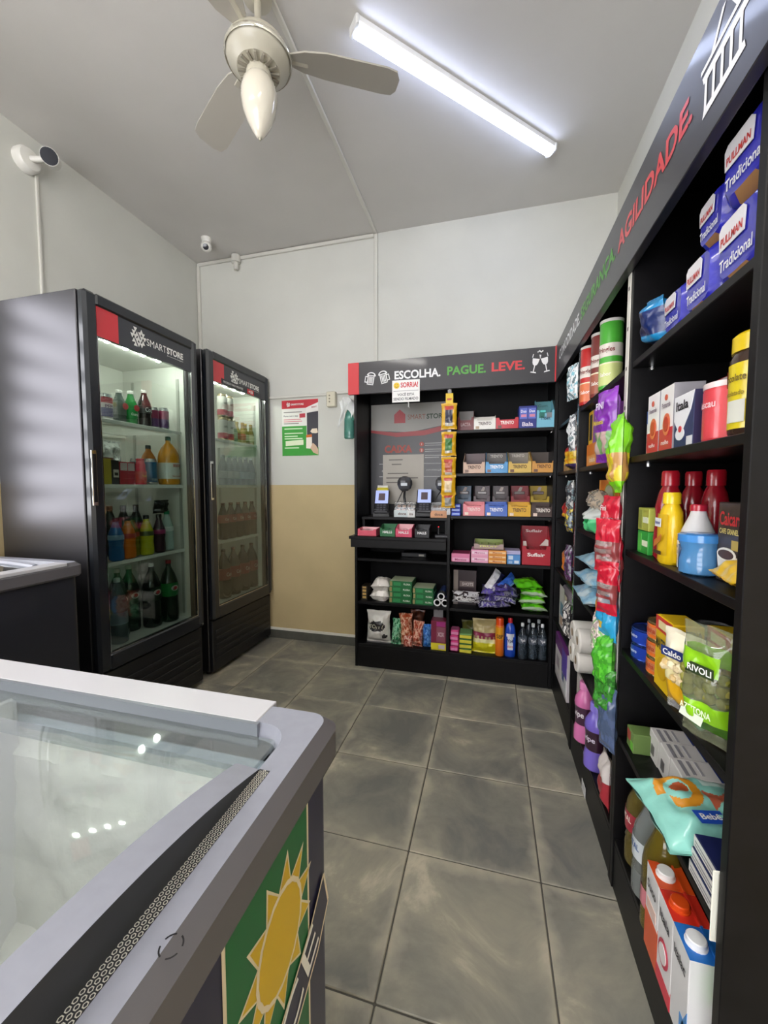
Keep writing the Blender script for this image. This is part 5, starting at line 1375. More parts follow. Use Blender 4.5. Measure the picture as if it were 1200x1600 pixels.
can('pea_can', 'green tin stacked on another behind the olive pouch', (.51, .875, ZD + .0855), RT, .085, .038, ((0, 1, '#2f7a3a'), (.4, .7, '#d9b48c')), (), group=RG)
# fifth row
Z5 = .475
carton('seed_packet', 'small green and red packet by the divider on the low shelf', 'packet', (.388, 1.205, Z5), RT, (.05, .10, .055), '#6f8a4c', (('f', .1, .6, .4, .9, '#a8443c'), ('f', .6, .95, .1, .5, '#6fc03c')), group=RG)
nm5 = ['white and navy medicine carton next to the green packet', 'white and navy medicine carton, second in the row', 'white and navy medicine carton, third in the row']
for k in range(3):
    t = carton('medicine_carton', nm5[k], 'box', (.43, 1.165 - .062 * k, Z5), RT, (.058, .14, .075), '#ded9d6', (('t', 0, 1, .55, 1, '#1c2f7a'), ('t', .1, .9, .08, .14, '#8d8a90'), ('t', .1, .8, .2, .25, '#8d8a90'), ('t', .1, .8, .32, .36, '#a9a6aa'), ('f', .3, .6, .2, .55, '#6f6a6c'), ('l', 0, 1, 0, 1, '#cfc9c6')), group='white and navy medicine cartons', tilt=(0, .10, 0))
carton('hygiene_pack', 'grey-blue folded pack behind the wipes', 'packet', (.56, .90, Z5), RT, (.12, .12, .085), '#5c7384', (('t', .1, .9, .1, .9, '#8fa4ae'), ('t', .3, .7, .3, .7, '#3f6f8c')), group=RG)
carton('medicine_carton', 'pink and white small carton lying on the row of cartons', 'box', (.50, .985, Z5), RT, (.06, .09, .045), '#e3cfd2', (('t', .1, .9, .3, .8, '#c85a6c'),), group=RG)
t = pouch('wet_wipes_pack', 'mint green wet wipes pack with orange and red pictures', (.447, .838, Z5 + .040), 0, (.215, .185, .072), ['#8fd2c4', '#e0972c', '#b5562c', '#cfe6de', '#c9684c'],
   lambda u, v, s: 0 if s > 0 or v < .1 or v > .93 or u < .07 else (2 if math.hypot((u - .36) * 1.2, (v - .66) * 1.5) < .11 else (1 if .14 < math.hypot((u - .34) * 1.1, v - .64) < .24 and not (u < .22 and v < .6) else (3 if .62 < u and v > .72 else (4 if .58 < u and abs(v - .52) < .10 - .05 * math.sin(u * 20) else 0)))),
   rot=(-PI / 2 + .05, -.06, .12), seed=161, nu=80, nv=64, crimp=.04, wr=.003, pinch=.1, group=RG)
MB().prism([(-.035, .03), (.012, .03), (.014, .06), (-.037, .06)], -.0398, -.0392).build('brand_patch', P('#2250b8'), t)
lettering(t, 'Bebê', -.011, .045, -.0406, w=.036, h=.014)
for k in range(3):
    carton('navy_box', ('lowest navy and white box at the end panel', 'middle navy and white box at the end panel', 'topmost navy and white box at the end panel')[k], 'box', (.377 + .002 * k, .786 - .002 * k, Z5 + .0265 * k), RT, (.1, .13, .026), '#171f4c', (('f', .0, .96, .08, .92, '#dcd8d4'), ('f', .05, .8, .5, .62, '#8f8b8e'), ('f', .05, .7, .25, .35, '#8f8b8e'), ('r', .1, .25, 0, 1, '#e3e3e6'), ('r', .4, .55, 0, 1, '#c9c9cc')), group='navy and white boxes in a stack')
t = carton('price_card', 'cream card with a black mark standing out at the end panel', 'card', (.366, .737, Z5 - .03), RT, (.003, .055, .125), '#e8e6d8', (('r', .2, .8, .2, .55, '#1c1c1e'),), group=None)
# bottom row
ZR6 = ZF
def juice(label, x, y, cols, band_, txt, tc, h=.275, r=.044):
    return bottle('juice_bottle', label, 'bottle', (x, y, ZR6), RT, [(r * .72, 0), (r, .008), (r, h * .22), (r * .93, h * .25), (r, h * .28), (r * .93, h * .32), (r, h * .36), (r, h * .56), (r * .9, h * .66), (r * .55, h * .8), (.016, h * .89), (.015, h * .95)], clear(cols[0], .06, .45, cols[1]), .02, .0175, cols[2], [(h * .37, h * .56, band_)] if band_ else None, ((txt, tc, h * .49, .05, .016),) if txt else (), group='large plastic bottles at the bottom', seg=22)
juice('tall bottle with a red fruit label beside the divider', .425, 1.19, ('#c9b98c', '#8a7a3c', '#c4c4c4'), '#a83040', 'NATAL', '#f0e2d8')
juice('tall bottle with a white and blue label, second from the divider', .415, 1.10, ('#d9dcd8', '#a9b0ae', '#b9bcc0'), '#dfe6ea', 'NATAL', '#2a5a9c')
bt = juice('yellow-green cooking oil bottle with a pink label behind the cartons', .405, 1.012, ('#a8954c', '#8d7b2c', '#15151a'), None, None, None, .29, .042)
MB().lathe([(.0428, .06), (.0428, .105)], 22, caps=False).build('label', F('#d9808c'), bt)
def tetra(label, y, top, side_cols, capc, txt, lean=0):
    w = .066
    t = carton('milk_carton', label, 'carton', (.362, y, ZR6 - .002), RT, (w, .066, .195), '#e6e4e4', (('t', 0, 1, 0, 1, top),) + side_cols, ((txt, '#2c2c34', .5, .80, .045, .02),), group='milk and juice cartons', cap=(capc, .5, .36, .0165))
    MB().box(-w / 2, w / 2, .044, .048, .195, .200).build('top_seam', P(top), t)
    return t
tetra('orange-topped white carton with a white cap', .951, '#e2531c', (('f', 0, 1, 0, .45, '#dc5a30'), ('r', 0, 1, 0, .5, '#dc5a30'), ('f', .15, .85, .5, .62, '#e9c9bc')), '#f1efec', 'Suco')
t = tetra('red-topped white carton with an orange cap', .884, '#d83222', (('f', 0, 1, 0, .16, '#d8344a'), ('r', 0, 1, .0, .2, '#d8344a')), '#e2501a', 'Itala')
MB().lathe([(.022, 0), (.022, .0012)], 20, sy=1.25).xf(Matrix.Rotation(PI / 2, 4, 'X')).build('ring_mark', P('#c8324c'), t, (0, -.001, .085)); MB().lathe([(.016, 0), (.016, .0012)], 20, sy=1.25).xf(Matrix.Rotation(PI / 2, 4, 'X')).build('ring_mark', P('#efe6e4'), t, (0, -.0022, .085))
t = tetra('blue-topped white milk carton with a white cap', .817, '#2372c8', (('r', 0, 1, 0, .3, '#3f86d0'), ('f', .6, 1, 0, .3, '#5a9ad8')), '#f1f1f2', 'Italac')
MB().prism([(.0, 0), (.033, 0), (.033, .09), (.02, .06)], -.001, 0).build('label', P('#4a90d4'), t)
tetra('green-topped white carton with a white cap at the end panel', .766 - .001, '#6fc42c', (('f', .0, 1, 0, .1, '#7cc84a'),), '#eef0ec', 'Leite') if False else None
t = carton('milk_carton', 'green-topped white carton with a white cap at the end panel', 'carton', (.40, .759, ZR6), RT, (.046, .066, .19), '#e6e8e2', (('t', 0, 1, 0, 1, '#6fc42c'), ('f', 0, 1, .62, 1, '#76c834')), (), group='milk and juice cartons', cap=('#eef0ec', .5, .36, .0165))

# ================================================================ middle bay of the right-hand unit
for k, (x, y, c, c2, nm) in enumerate(((.408, 1.60, '#4fae3c', '#cfd88c', 'green crisps tube beside the white clip strip'), (.408, 1.725, '#7a3330', '#a8604c', 'brown crisps tube, second from the clip strip'), (.43, 1.803, '#4a3c9c', '#b9a0d8', 'violet crisps tube behind the brown one'), (.4, 1.872, '#c42c2c', '#e0784c', 'red crisps tube at the far divider'))):
    t = bottle('crisps_tube', nm, 'tube', (x, y, ZA), RT + .85, [(.036, 0), (.037, .003), (.037, .228), (.036, .23)], mat(c, .3, coat=.3), .012, .0385, '#dcd8d4', [(.012, .085, c2), (.085, .09, '#e9dfc0'), (.11, .155, '#e2d9d0')], (('Pringles', '#7a2a24', .132, .06, .022), ('Sabor', '#f2ece4', .05, .04, .014)), group='crisps tubes')
t = carton('biscuit_carton', 'orange biscuit carton in the middle bay with a yellow box on top', 'box', (.40, 1.76, ZB), RT, (.25, .12, .095), '#dd7c1c', (('f', .05, .6, .1, .5, '#e8a050'),), (('bolacha', '#f6e3c8', .4, .3, .09, .02),), group=RG)
t = carton('cereal_box', 'yellow and purple box standing on the orange carton', 'box', (.405, 1.765, ZB + .0955), RT, (.23, .10, .135), '#8a4a9c', (('f', 0, .3, 0, 1, '#dfb21c'), ('f', .05, .25, .12, .9, '#2c2818'), ('f', .45, .8, .68, .9, '#c9bcc4')), (), group=RG)
t = carton('drink_mix_display', 'orange drink mix display box with a green leaf mark', 'box', (.44, 1.70, ZCS), RT, (.25, .14, .205), '#d9791c', (('l', 0, 1, 0, 1, '#6b3a1c'), ('f', 0, .06, 0, 1, '#e9a94c')), (), group=RG)
for r_, c, z, y in ((.075, '#9aa02c', .135, -.001), (.066, '#4a6a24', .125, -.002), (.058, '#b9b79a', .14, -.003)):
    MB().lathe([(r_, 0), (r_, .001)], 22, sx=1, sy=.75).xf(Matrix.Rotation(PI / 2, 4, 'X')).build('leaf_mark', P(c), t, (.02, y, z))
lettering(t, 'TANG', .03, .105, -.0052, w=.13, h=.04, m=INK_W, bold=.05)
pouch('sweets_bag', 'green bag of wrapped sweets lying before the drink mix display', (.40, 1.62, ZCS + .002), RT, (.16, .105, .08), ['#1f8a4a', '#4fc07c', '#cfd4d0'], lambda u, v, s: 2 if v > .7 else blotch(2, 5, 3)(u, v, s), seed=171, wr=.01, rot=(.2, .1, RT), group=RG)
pouch('sweets_bag', 'clear crinkled bag lying on the green sweets bag', (.41, 1.60, ZCS + .085), RT, (.15, .09, .05), [clear('#f0f0ee', .1, .35, '#d8d2c8'), '#b9a894'], blotch(2, 4, 8), seed=172, wr=.01, rot=(.5, -.1, RT), group=RG)
for k in range(3):
    pouch('wipes_refill', ('lowest light blue soft pack of three', 'middle light blue soft pack of three', 'topmost light blue soft pack of three')[k], (.350 + .006 * k, 1.735 - .01 * k, ZD + .032 + .068 * k), RT, (.29 - .02 * k, .19, .056), ['#8fc0dc', '#a9d2e6', '#cfe0e6'], blotch(3, 4, k + 2), group='light blue soft packs', seed=180 + k, rot=(-PI / 2, 0, RT + .05 * (k - 1)), wr=.004)
for k in range(4):
    t = thing('toilet_roll', ('white paper roll lying low at the far side', 'white paper roll lying low at the near side', 'white paper roll on top at the far side', 'white paper roll on top at the near side')[k], 'paper roll', (.352, 1.845 - .102 * (k % 2) - .02 * (k // 2), ZE + .05 + .088 * (k // 2)), RT, 'white paper rolls')
    mb = MB().lathe([(.018, 0), (.044, 0), (.049, .006), (.049, .094), (.044, .10), (.018, .10)], 22, caps=False).xf(Matrix.Rotation(-PI / 2, 4, 'X'))
    mb.build('paper', mat('#e3ded6', .85, bump=.3, bscale=90), t); MB().lathe([(.018, .10), (.018, 0)], 16, caps=False).xf(Matrix.Rotation(-PI / 2, 4, 'X')).build('core', mat('#8d7b64', .8), t)
carton('laundry_box', 'white and red washing powder box at the far divider', 'box', (.392, 1.862, ZF), RT, (.075, .11, .215), '#dcd6d2', (('f', 0, 1, 0, .45, '#cf6a5c'), ('f', .1, .9, .5, .62, '#b9b0b4')), group=RG)
SOFT = [(.036, 0), (.041, .006), (.041, .05), (.036, .075), (.036, .13), (.041, .16), (.038, .18), (.024, .205), (.018, .215), (.018, .222)]
t = bottle('softener_bottle', 'pink fabric softener bottle with dark label', 'bottle', (.395, 1.745, ZF), RT + .5, SOFT, mat('#e07ab4', .25, coat=.3), .03, .024, '#e58ac0', [(.075, .15, '#4a2a44')], (('wipe', '#f4eef2', .115, .055, .03),), group='softener bottles')
bottle('softener_bottle', 'lilac fabric softener bottle nearer the clip strip', 'bottle', (.398, 1.58, ZF), RT + .5, SOFT, mat('#7d6ad0', .25, coat=.3), .03, .024, '#8f7ee0', [(.075, .15, '#3c2234')], (('wipe', '#e6dcec', .115, .055, .024),), group='softener bottles')
carton('soap_refill', 'white carton standing deep behind the pink bottle', 'box', (.50, 1.66, ZF), RT, (.11, .10, .20), '#cfcac6', (('f', .1, .9, .6, .8, '#8d98a4'),), group=RG)
pouch('soap_refill', 'red and white refill sachet before the divider at the bottom', (.385, 1.395, ZF), RT, (.08, .17, .04), ['#b0303c', '#e6dcd8'], bandv(.55), seed=190, group=RG)
carton('matches_box', 'small brown box behind the lilac bottle', 'box', (.47, 1.45, ZF), RT, (.09, .09, .19), '#8a7350', (('f', .1, .9, .5, .8, '#c9b088'),), group=RG)

# ---------------------------------------------------------------- white clip strip on the near divider and its bags
SX = .362
t = thing('clip_strip', 'white perforated clip strip hanging on the near divider', 'strip', (.3715, 1.290, .60), RT)
MB().box(-.012, .012, -.002, 0, 0, 1.21).build('strip_tape', mat('#dedbd2', .45), t)
for k in range(11): MB().box(-.004, .004, -.0026, -.0019, .05 + .11 * k, .06 + .11 * k).build('slot', mat('#5a5752', .6), t)
def hang(label, y, z, size, cols, paint, seed, dx=0.0, rz=.0, texts=(), group='bags on the white clip strip'):
    return pouch('hanging_bag', label, (.366 - size[0] / 2 * abs(math.sin(.42 + rz * .6)) * .8 - size[2] * .3 - max(dx, 0) * .5, y, z), RT + .42 + rz * .6, size, cols, paint, texts, group=group, seed=seed, wr=.006, crimp=.04, nu=24, nv=36)
CLR = clear('#f1eeee', .1, .3, '#d9c9c4')
hang('purple sweets bag with clear window on the clip strip', 1.335, 1.275, (.105, .215, .04), ['#7a2aa0', '#b59a94', '#6b9a5c', '#8f3cb8'], lambda u, v, s: (1 if int(u * 5) % 2 else 2) if .1 < v < .42 else (0 if v < .8 else 3), 201, .012, -.25, (('FINI', '#e8dff0', .005, .165, .04, .02), ('Minhocas', '#d9c23c', .0, .118, .05, .014)))
hang('lime green sweets bag hanging just behind the purple one', 1.262, 1.185, (.075, .22, .045), ['#7cd01c', '#d6c22c', '#b98a4c'], lambda u, v, s: 0 if v > .5 or v < .14 else blotch(2, 5, 2)(u, v, s) + 1, 202, -.006, -.75)
RB = ['#c41a34', CLR, '#8a3a3c', '#d9303c']
for k, (y, z, nm) in enumerate(((1.30, 1.02, 'red sweets bag at the top of the red bunch'), (1.262, .955, 'second red sweets bag of the bunch'), (1.272, .905, 'third red sweets bag of the bunch'), (1.258, .835, 'lowest red sweets bag of the bunch'))):
    hang(nm, y, z, (.088 - .006 * k, .155, .034), RB, lambda u, v, s: 1 if .22 < v < .58 and .15 < u < .85 and int(v * 20) % 3 else (2 if .22 < v < .58 else 0), 210 + k, .016 * (k % 2), (-.3, .3)[k % 2], (('Fini', '#f6e9ea', 0, .12, .03, .016),) if k == 0 else ())
hang('blue and orange sweets bag hanging under the red ones', 1.285, .755, (.095, .13, .03), ['#2f9fd0', '#e08a1c', '#1c1c22', '#d9b43c'], lambda u, v, s: 1 if u < .22 and .45 < v else (3 if .25 < v < .4 and .3 < u < .6 else 0), 220, .01, -.2)
hang('clear bag of pale marshmallows hanging under the blue bag', 1.315, .69, (.085, .12, .05), [clear('#f2ecec', .1, .45, '#e2ccc8'), '#e6d4cf', '#7fb86c'], blotch(3, 6, 4), 221, -.012, -.1)
hang('bright green sweets bag hanging in the lower bunch', 1.285, .61, (.085, .16, .045), ['#4fb82c', '#43a52a', '#63c83c'], blotch(3, 6, 5), 222, .012, -.2)
hang('dark green sweets bag below the bright green one', 1.27, .535, (.075, .14, .04), ['#2f7a24', '#3f9430', '#27691f'], blotch(3, 7, 6), 223, 0, .2)
hang('yellow and red sachet behind the green bags', 1.345, .535, (.06, .16, .02), ['#d9a81c', '#c43a2c', '#e8d8b0'], bandv(.35, .7), 224, .0, -.3)
hang('slate blue folded bag at the bottom of the clip strip', 1.262, .43, (.065, .19, .03), ['#4a5a78', '#55658a'], blotch(2, 4, 7), 225, -.004, 0)

# ---------------------------------------------------------------- far clip strip with clear packs
t = thing('clip_strip', 'dark clip strip with small clear packs on the far divider', 'strip', (.3715, 1.932, .50), RT)
MB().box(-.010, .010, -.002, 0, 0, 1.30).build('strip_tape', clear('#c8ccd0', .1, .45, '#8d9094'), t)
FC = ['#dfe2e4', '#3a3840', '#9cc0cc', '#c9b23c']
CL2 = clear('#dfeef2', .08, .4, '#a9c4cc')
for k, (z, h, w, c, nm) in enumerate(((1.585, .15, .085, [CL2, '#e3e6e8', '#7fb8c8'], 'clear blue-tipped packs at the top of the far strip'), (1.36, .16, .05, [CL2, '#d6d8da', '#5a6068'], 'narrow clear pack on the far strip'), (1.10, .13, .05, ['#b9b9b6', '#35343a', CL2], 'silver and black packet on the far strip'), (1.0, .11, .05, ['#c9b21c', '#3a3840', CL2], 'yellow edged packet on the far strip'), (.78, .16, .05, ['#8d8f96', '#5a2a5c', '#2c2c34'], 'grey and violet packet low on the far strip'), (.52, .16, .05, ['#d8d4d0', '#2c2a30', '#9a968f'], 'white and black packet at the foot of far strip'))):
    hang(nm, 1.935, z, (w, h, .03), c, blotch(3, 5, k), 230 + k, 0, -.15, group='packs on the far clip strip')

# ================================================================ far bay of the right-hand unit
t = carton('candy_display', 'wooden-toned small tray at the corner shelf edge', 'box', (.40, 2.38, ZB), RT, (.10, .12, .06), '#c49a62', group=RG)
pouch('snack_bag', 'red and yellow snack bag in the corner of the far bay', (.405, 2.20, ZB + .002), RT, (.18, .135, .07), ['#dd9a1c', '#b82a2c', '#3c2a5c', '#e8c23c'], lambda u, v, s: 1 if v > .68 else (2 if v < .25 and u > .5 else blotch(2, 5, 1)(u, v, s) * 3), seed=241, group=RG)
pouch('snack_bag', 'dark red snack bag with yellow corner one shelf lower', (.41, 2.26, ZCS + .002), RT, (.15, .11, .06), ['#9a1f28', '#c43a2c', '#d9b02c'], lambda u, v, s: 2 if v < .35 and u > .4 else blotch(2, 4, 2)(u, v, s), seed=242, group=RG)
pouch('snack_bag', 'orange snack bag standing alone in the far bay', (.405, 2.26, ZD + .002), RT, (.12, .14, .05), ['#e0921c', '#d9781c'], blotch(2, 4, 3), seed=243, group=RG)
t = carton('diaper_pack', 'purple and white nappy pack in the far bay', 'packet', (.385, 2.20, ZE + .001), RT, (.30, .18, .225), '#8d8790', (('f', 0, .45, 0, 1, '#d6cfcb'), ('f', .46, .8, .1, .95, '#5a2a5c'), ('f', .1, .4, .3, .6, '#5a86a4'), ('f', .5, .72, .62, .9, '#d9cdb0'), ('f', .12, .42, .08, .26, '#c9a888'), ('f', .82, .98, .2, .8, '#cfc8c8')), r=.02, group=RG)
t = carton('appliance_box', 'purple and white cardboard box on the bottom shelf of far bay', 'box', (.374, 2.20, ZF + .001), RT, (.34, .2, .235), '#c9c2c4', (('f', 0, 1, .72, 1, '#6a2a72'), ('t', 0, 1, 0, 1, '#7a3a84'), ('f', .05, .5, .15, .7, '#dedad8'), ('f', .15, .4, .3, .55, '#a59aa0'), ('f', .62, .98, .45, .95, '#6a54b8'), ('f', .62, .98, .1, .42, '#e3e3e6'), ('f', .66, .8, .28, .42, '#3f5a94')), group=RG)
# ================================================================ drinks in the coolers (front faces +x)
def cl(yc, lx, ly, z): return (-1.65 - ly, yc + lx, z)
def drink(kind, label, yc, y, z, ly, h, r, body, cap, lab=None, texts=(), group=None, waist=.0, liquid=None, cat='bottle', cap_h=.016):
    return bottle(kind, label, cat, (-1.65 - ly, y, z), FR, pet(h, r, waist), body, cap_h, .0145, cap, lab, texts, group=group, seg=18, liquid=liquid)
COLA = mat('#1d0f0d', .15, coat=.5); DKGRN = mat('#12301f', .15, coat=.5); GRNPET = mat('#1f8a3c', .18, coat=.5)
Z1, Z2, Z3, Z4 = 1.517, 1.212, .840, .4305
g = 'drinks in the near cooler'
can('soft_drink_can', 'blue red and white cola can at the door edge', (-1.765, 1.508, Z1), FR, .122, .031, ((0, .45, '#24327a'), (.45, .7, '#dfe3e6'), (.7, 1, '#c0303c')), (('PEPSI', '#1f2c70', .5, .045, .018),), g)
bottle('juice_bottle', 'thin yellow-green bottle behind the cola can', 'bottle', (-1.84, 1.578, Z1), FR, pet(.13, .024), mat('#c3c41c', .25, coat=.3), .014, .012, '#e0e0d8', group=g)
GUA = [('dull green soft drink bottle, first of two alike on the upper rack', 1.605), ('dull green soft drink bottle, second of two alike on the upper rack', 1.655)]
for nm, y in GUA[:1]:
    t = drink('soft_drink_bottle', nm, COOL1, y, Z1, .14, .155, .030, mat('#4a5a52', .2, coat=.4), '#ecebe6', [(.04, .105, '#5f6f66')], group=g)
    MB().lathe([(.016, 0), (.016, .001)], 16).xf(Matrix.Rotation(PI / 2, 4, 'X')).build('round_logo', P('#d85a5c'), t, (.008, -.0308, .085))
t = drink('soft_drink_bottle', 'bright green soft drink bottle with a red round logo', COOL1, 1.672, Z1, .14, .165, .030, GRNPET, '#ecebe6', [(.035, .105, '#1f9a44')], (('Guarana', '#e6f2e6', .055, .045, .014),), group=g)
MB().lathe([(.016, 0), (.016, .001)], 16).xf(Matrix.Rotation(PI / 2, 4, 'X')).build('round_logo', P('#d8484c'), t, (.006, -.0312, .088))
drink('soft_drink_bottle', 'black cola bottle with white and silver label', COOL1, 1.742, Z1, .125, .185, .033, mat('#241c1c', .15, coat=.5), '#f0efec', [(.07, .11, '#3a3638')], (('Coca', '#e9e9ec', .09, .045, .024),), group=g, waist=.05)
for k, (y, nm) in enumerate(((1.812, 'dark purple slim can behind its twin'), (1.872, 'crimson and purple slim can at the rack end'))):
    can('energy_drink_can', nm, (-1.79 + .012 * k, y, Z1), FR, .118 + .006 * k, .027, ((0, .5, '#5a3a6c'), (.5, 1, '#8e2a50')), group=g)
# second rack
carton('juice_carton', 'yellow juice carton at the door edge on the second rack', 'carton', (-1.77, 1.512, Z2), FR, (.04, .06, .125), '#b9a83a', group=g)
carton('coffee_drink_carton', 'black and white coffee drink carton on the second rack', 'carton', (-1.768, 1.553, Z2), FR, (.038, .06, .12), '#2a2622', (('f', .15, .9, .3, .62, '#d9d4cc'), ('f', .3, .8, .38, .5, '#2a2622')), (), group=g)
for k in range(4):
    t = carton('yogurt_carton', ('brown chocolate drink carton at the far back left', 'brown chocolate drink carton second at the back', 'red chocolate drink carton in the front row', 'red chocolate drink carton beside the red bottle')[k], 'carton', ((-1.88, -1.88, -1.768, -1.768)[k], (1.56, 1.62, 1.598, 1.641)[k], Z2), FR, (.042, .05, (.145, .14, .115, .115)[k]), ('#6b4a38', '#7a4a40', '#c0303c', '#b82c3a')[k], (('f', .05, .95, .62, .95, ('#8a6a54', '#8a5a50', '#cfc4c2', '#d0c4c2')[k]),), group=g)
bottle('yogurt_bottle', 'bright red yogurt drink bottle', 'bottle', (-1.762, 1.69, Z2), FR, [(.024, 0), (.027, .006), (.027, .07), (.023, .085), (.024, .1), (.02, .118), (.017, .124)], mat('#d8203a', .22, coat=.4), .014, .019, '#d8303c', [(.01, .07, '#d03428')], (('Toddy', '#e8c23c', .045, .03, .014),), group=g)
can('energy_drink_can', 'blue energy drink can, front one on the second rack', (-1.77, 1.762, Z2), FR, .14, .031, ((0, 1, '#2a5f86'), (.1, .2, '#9ab0bc')), (('TURBO', '#b9c9d0', .2, .045, .012),), g)
can('energy_drink_can', 'dark navy energy drink can beside the blue one', (-1.82, 1.722, Z2), FR, .14, .031, ((0, 1, '#1c2c3c'),), (), g)
ORG = mat('#d8921c', .2, coat=.4)
t = drink('orange_juice_bottle', 'big orange juice bottle with white label and green cap', COOL1, 1.895, Z2, .125, .262, .056, ORG, '#2f4a34', [(.035, .125, '#dde0d8')], (('suco', '#c85a4c', .11, .05, .016), ('laranja', '#b9745c', .05, .06, .012)), group=g, cap_h=.022)
lab = [c for c in t.children if c.name.startswith('label')][0]
MB().add([(.0572 * math.sin(a), -.0572 * math.cos(a), z) for z in (.09, .12) for a in (.35, .6, .85)], [(k, k + 1, k + 4, k + 3) for k in range(2)], 0, True).build('brand_patch', P('#2f4a34'), lab)
MB().add([(.0574 * math.sin(.62 + .2 * math.cos(a)), -.0574 * math.cos(.62 + .2 * math.cos(a)), .062 + .013 * math.sin(a)) for a in [k * PI / 5 for k in range(10)]], [tuple(range(10))]).build('fruit_picture', P('#e0782c'), lab)
drink('orange_juice_bottle', 'smaller orange juice bottle behind the blue can', COOL1, 1.83, Z2, .20, .21, .042, mat('#c87a1c', .2, coat=.4), '#2f3a34', [(.02, .09, '#d3d6cc')], group=g, cap_h=.02)
for k in range(3):
    pouch('ice_bag', ('clear bag of ice at the back of second rack, leftmost', 'clear bag of ice at the back of second rack, middle', 'clear bag of ice at the back of second rack, behind cans')[k], (-2.02, 1.55 + .10 * k, Z2 + .05), FR, (.11, .19, .06), [clear('#eef2f2', .15, .4, '#d5dad8'), '#c3c9c6'], blotch(2, 5, k), seed=260 + k, wr=.01, group=g)
# third rack
def isot(label, y, c, lab_, ly=.115, cap='#15171a', h=.2, r=.034):
    return drink('sports_drink_bottle', label, COOL1, y, Z3, ly, h, r, mat(c, .2, coat=.45), cap, [(h * .52, h * .64, lab_)], group='sports drinks on the third rack', waist=.07, cap_h=.02)
isot('blue sports drink bottle', 1.536, '#1f5f9c', '#7fa4c4'); isot('orange sports drink bottle', 1.604, '#d8701c', '#b83a2c')
isot('olive sports drink bottle behind the orange one', 1.66, '#6f6a1c', '#a8402c', .15); isot('yellow-green sports drink bottle', 1.716, '#b0b41c', '#3c4a1c')
isot('dark purple sports drink bottle', 1.80, '#3a2430', '#8f2a5c', .115, '#101012', .2, .031); isot('pale teal sports drink bottle with a green cap', 1.872, '#9fb8b4', '#c3d0cc', .13, '#1f8a5c', .215, .034)
for k, y in enumerate((1.56, 1.64, 1.72, 1.80)):
    drink('dark_bottle', ('black capped bottle in the third rack back row, leftmost', 'black capped bottle in the third rack back row, second', 'black capped bottle in the third rack back row, third', 'black capped bottle in the third rack back row, behind purple')[k], COOL1, y, Z3, .27, .25, .036, mat(('#2a2c28', '#24302a', '#1f241f', '#17181a')[k], .2, coat=.4), '#131414', None, group='black capped bottles in the back row', cap_h=.022)
pouch('drinks_bag', 'glossy black wrapped pack on top of the purple bottle', (-1.79, 1.835, Z3 + .215), FR, (.10, .075, .05), ['#0f1011', '#1c2420'], blotch(2, 4, 4), seed=270, wr=.008, rot=(.2, 0, FR))
# bottom
drink('water_bottle', 'tall clear water bottle at the door edge of the cooler floor', COOL1, 1.53, Z4, .115, .315, .042, clear('#cfdadd', .06, .35, '#7c8f98'), '#b9c4c8', [(.10, .16, '#7d8c9c')], group=g, cap_h=.02)
for k, (y, ly, b, cp, lb, nm) in enumerate(((1.598, .19, DKGRN, '#d9d9d4', '#15241c', 'two-litre dark green bottle, leftmost with a white cap'), (1.685, .21, DKGRN, '#d2d2cc', '#3a1c1f', 'two-litre dark bottle with white cap in the middle back'), (1.77, .15, mat('#16221b', .15, coat=.5), '#e6e6e2', '#15241c', 'two-litre dark bottle with white cap and red logo'), (1.872, .13, mat('#132a1c', .15, coat=.5), '#b81c2c', '#1f7a3c', 'two-litre green bottle with a red cap'))):
    t = drink('two_litre_bottle', nm, COOL1, y, Z4, ly, .345, .048, b, cp, [(.15, .225, lb)], group='two-litre soft drink bottles', waist=.03, cap_h=.02)
    MB().add([(.050 * math.sin(-.15 + .45 * math.cos(a)), -.050 * math.cos(-.15 + .45 * math.cos(a)), .195 + .016 * math.sin(a)) for a in [q * PI / 6 for q in range(12)]], [tuple(range(12))]).build('logo_oval', P('#d9cfc9'), t)
    MB().add([(.0505 * math.sin(-.12 + .24 * math.cos(a)), -.0505 * math.cos(-.12 + .24 * math.cos(a)), .195 + .010 * math.sin(a)) for a in [q * PI / 6 for q in range(12)]], [tuple(range(12))]).build('logo_dot', P('#c4303c'), t)
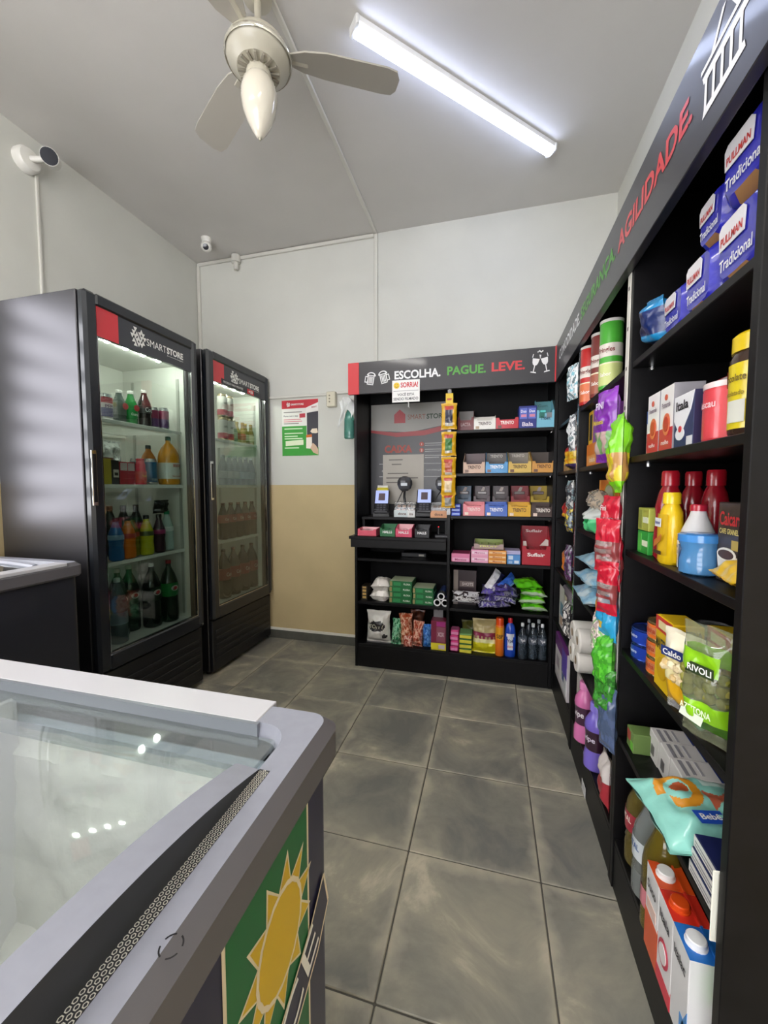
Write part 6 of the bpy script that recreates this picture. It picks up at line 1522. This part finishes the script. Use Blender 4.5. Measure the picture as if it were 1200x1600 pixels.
# ---------------------------------------------------------------- the cooler in the corner
g2 = 'drinks in the corner cooler'
for k in range(4):
    y = 2.375 + .068 * (k % 2); z = Z1 + .1565 * (k // 2)
    can('beer_can', ('white and red tall can, lower at the door edge', 'white and red tall can, lower and farther in', 'white and red tall can stacked on top at the door edge', 'white and red tall can stacked on top farther in')[k], (-1.77, y, z), FR, .156, .033, ((0, .3, '#c8485a'), (.3, 1, '#e9e6e0')), (('AMSTEL', '#8f8a84', .6, .045, .016),), 'tall white and red cans', lid='#d9c7a0')
for k in range(5):
    bottle('beer_bottle', ('slim can-like grey bottle first in the gold row', 'gold topped bottle second in row', 'gold topped bottle third in row', 'gold topped bottle fourth in row with amber glass', 'amber bottle last in row at the cooler side')[k], 'bottle', (-1.775 - .012 * (k % 2), 2.505 + .052 * k, Z1), FR, [(.022, 0), (.0245, .004), (.0245, .085), (.018, .105), (.011, .125), (.0115, .148)], mat(('#9a9a8c', '#b9a35c', '#b08a4c', '#8a6a24', '#7a5a1c')[k], .2, coat=.4), .012, .0125, ('#b9b4a4', '#d0b45c', '#c9a84c', '#d6b44c', '#b0903c')[k], [(.03, .075, ('#c9c4b4', '#c84a3c', '#c8503c', '#cfc4a8', '#c9bd9c')[k])], group='gold topped bottles')
WB = clear('#e6eaec', .05, .32, '#b9c0c4')
for k in range(6):
    drink('water_bottle', ('clear water bottle at the corner cooler door edge', 'second clear water bottle in the corner cooler', 'third clear water bottle in the corner cooler', 'fourth clear water bottle in the corner cooler', 'fifth clear water bottle in the corner cooler', 'last clear water bottle by the corner cooler side')[k], COOL2, 2.36 + .066 * k, Z2, .115, .20, .031, WB, '#dfe3e6', [(.05, .10, '#c2c3bf' if k < 3 else '#bcc3c8')], group='clear water bottles in the corner cooler')
for k in range(5):
    drink('cola_bottle', ('cola bottle first at the door edge, upper rack', 'second cola bottle of the upper rack', 'third cola bottle of the upper rack', 'fourth cola bottle of the upper rack', 'last cola bottle of the upper rack')[k], COOL2, 2.355 + .086 * k, Z3, .12, .245, .036, mat('#2c1410', .15, coat=.5), '#4a1a16', [(.115, .17, '#8e1d22')], (('Coca', '#d9b9b4', .142, .04, .02),), group='cola bottles on the upper rack', waist=.06)
for k in range(4):
    drink('cola_bottle', ('big cola bottle at the door edge of the cooler floor', 'second big cola bottle on the cooler floor', 'third big cola bottle on the cooler floor', 'last big cola bottle on the cooler floor')[k], COOL2, 2.36 + .112 * k, Z4, .13, .335, .049, mat('#2a130f', .15, coat=.5), '#4a1a16', [(.13, .21, '#9a2026')], (('Coca', '#dcbfba', .17, .055, .028),), group='big cola bottles on the floor', waist=.05)
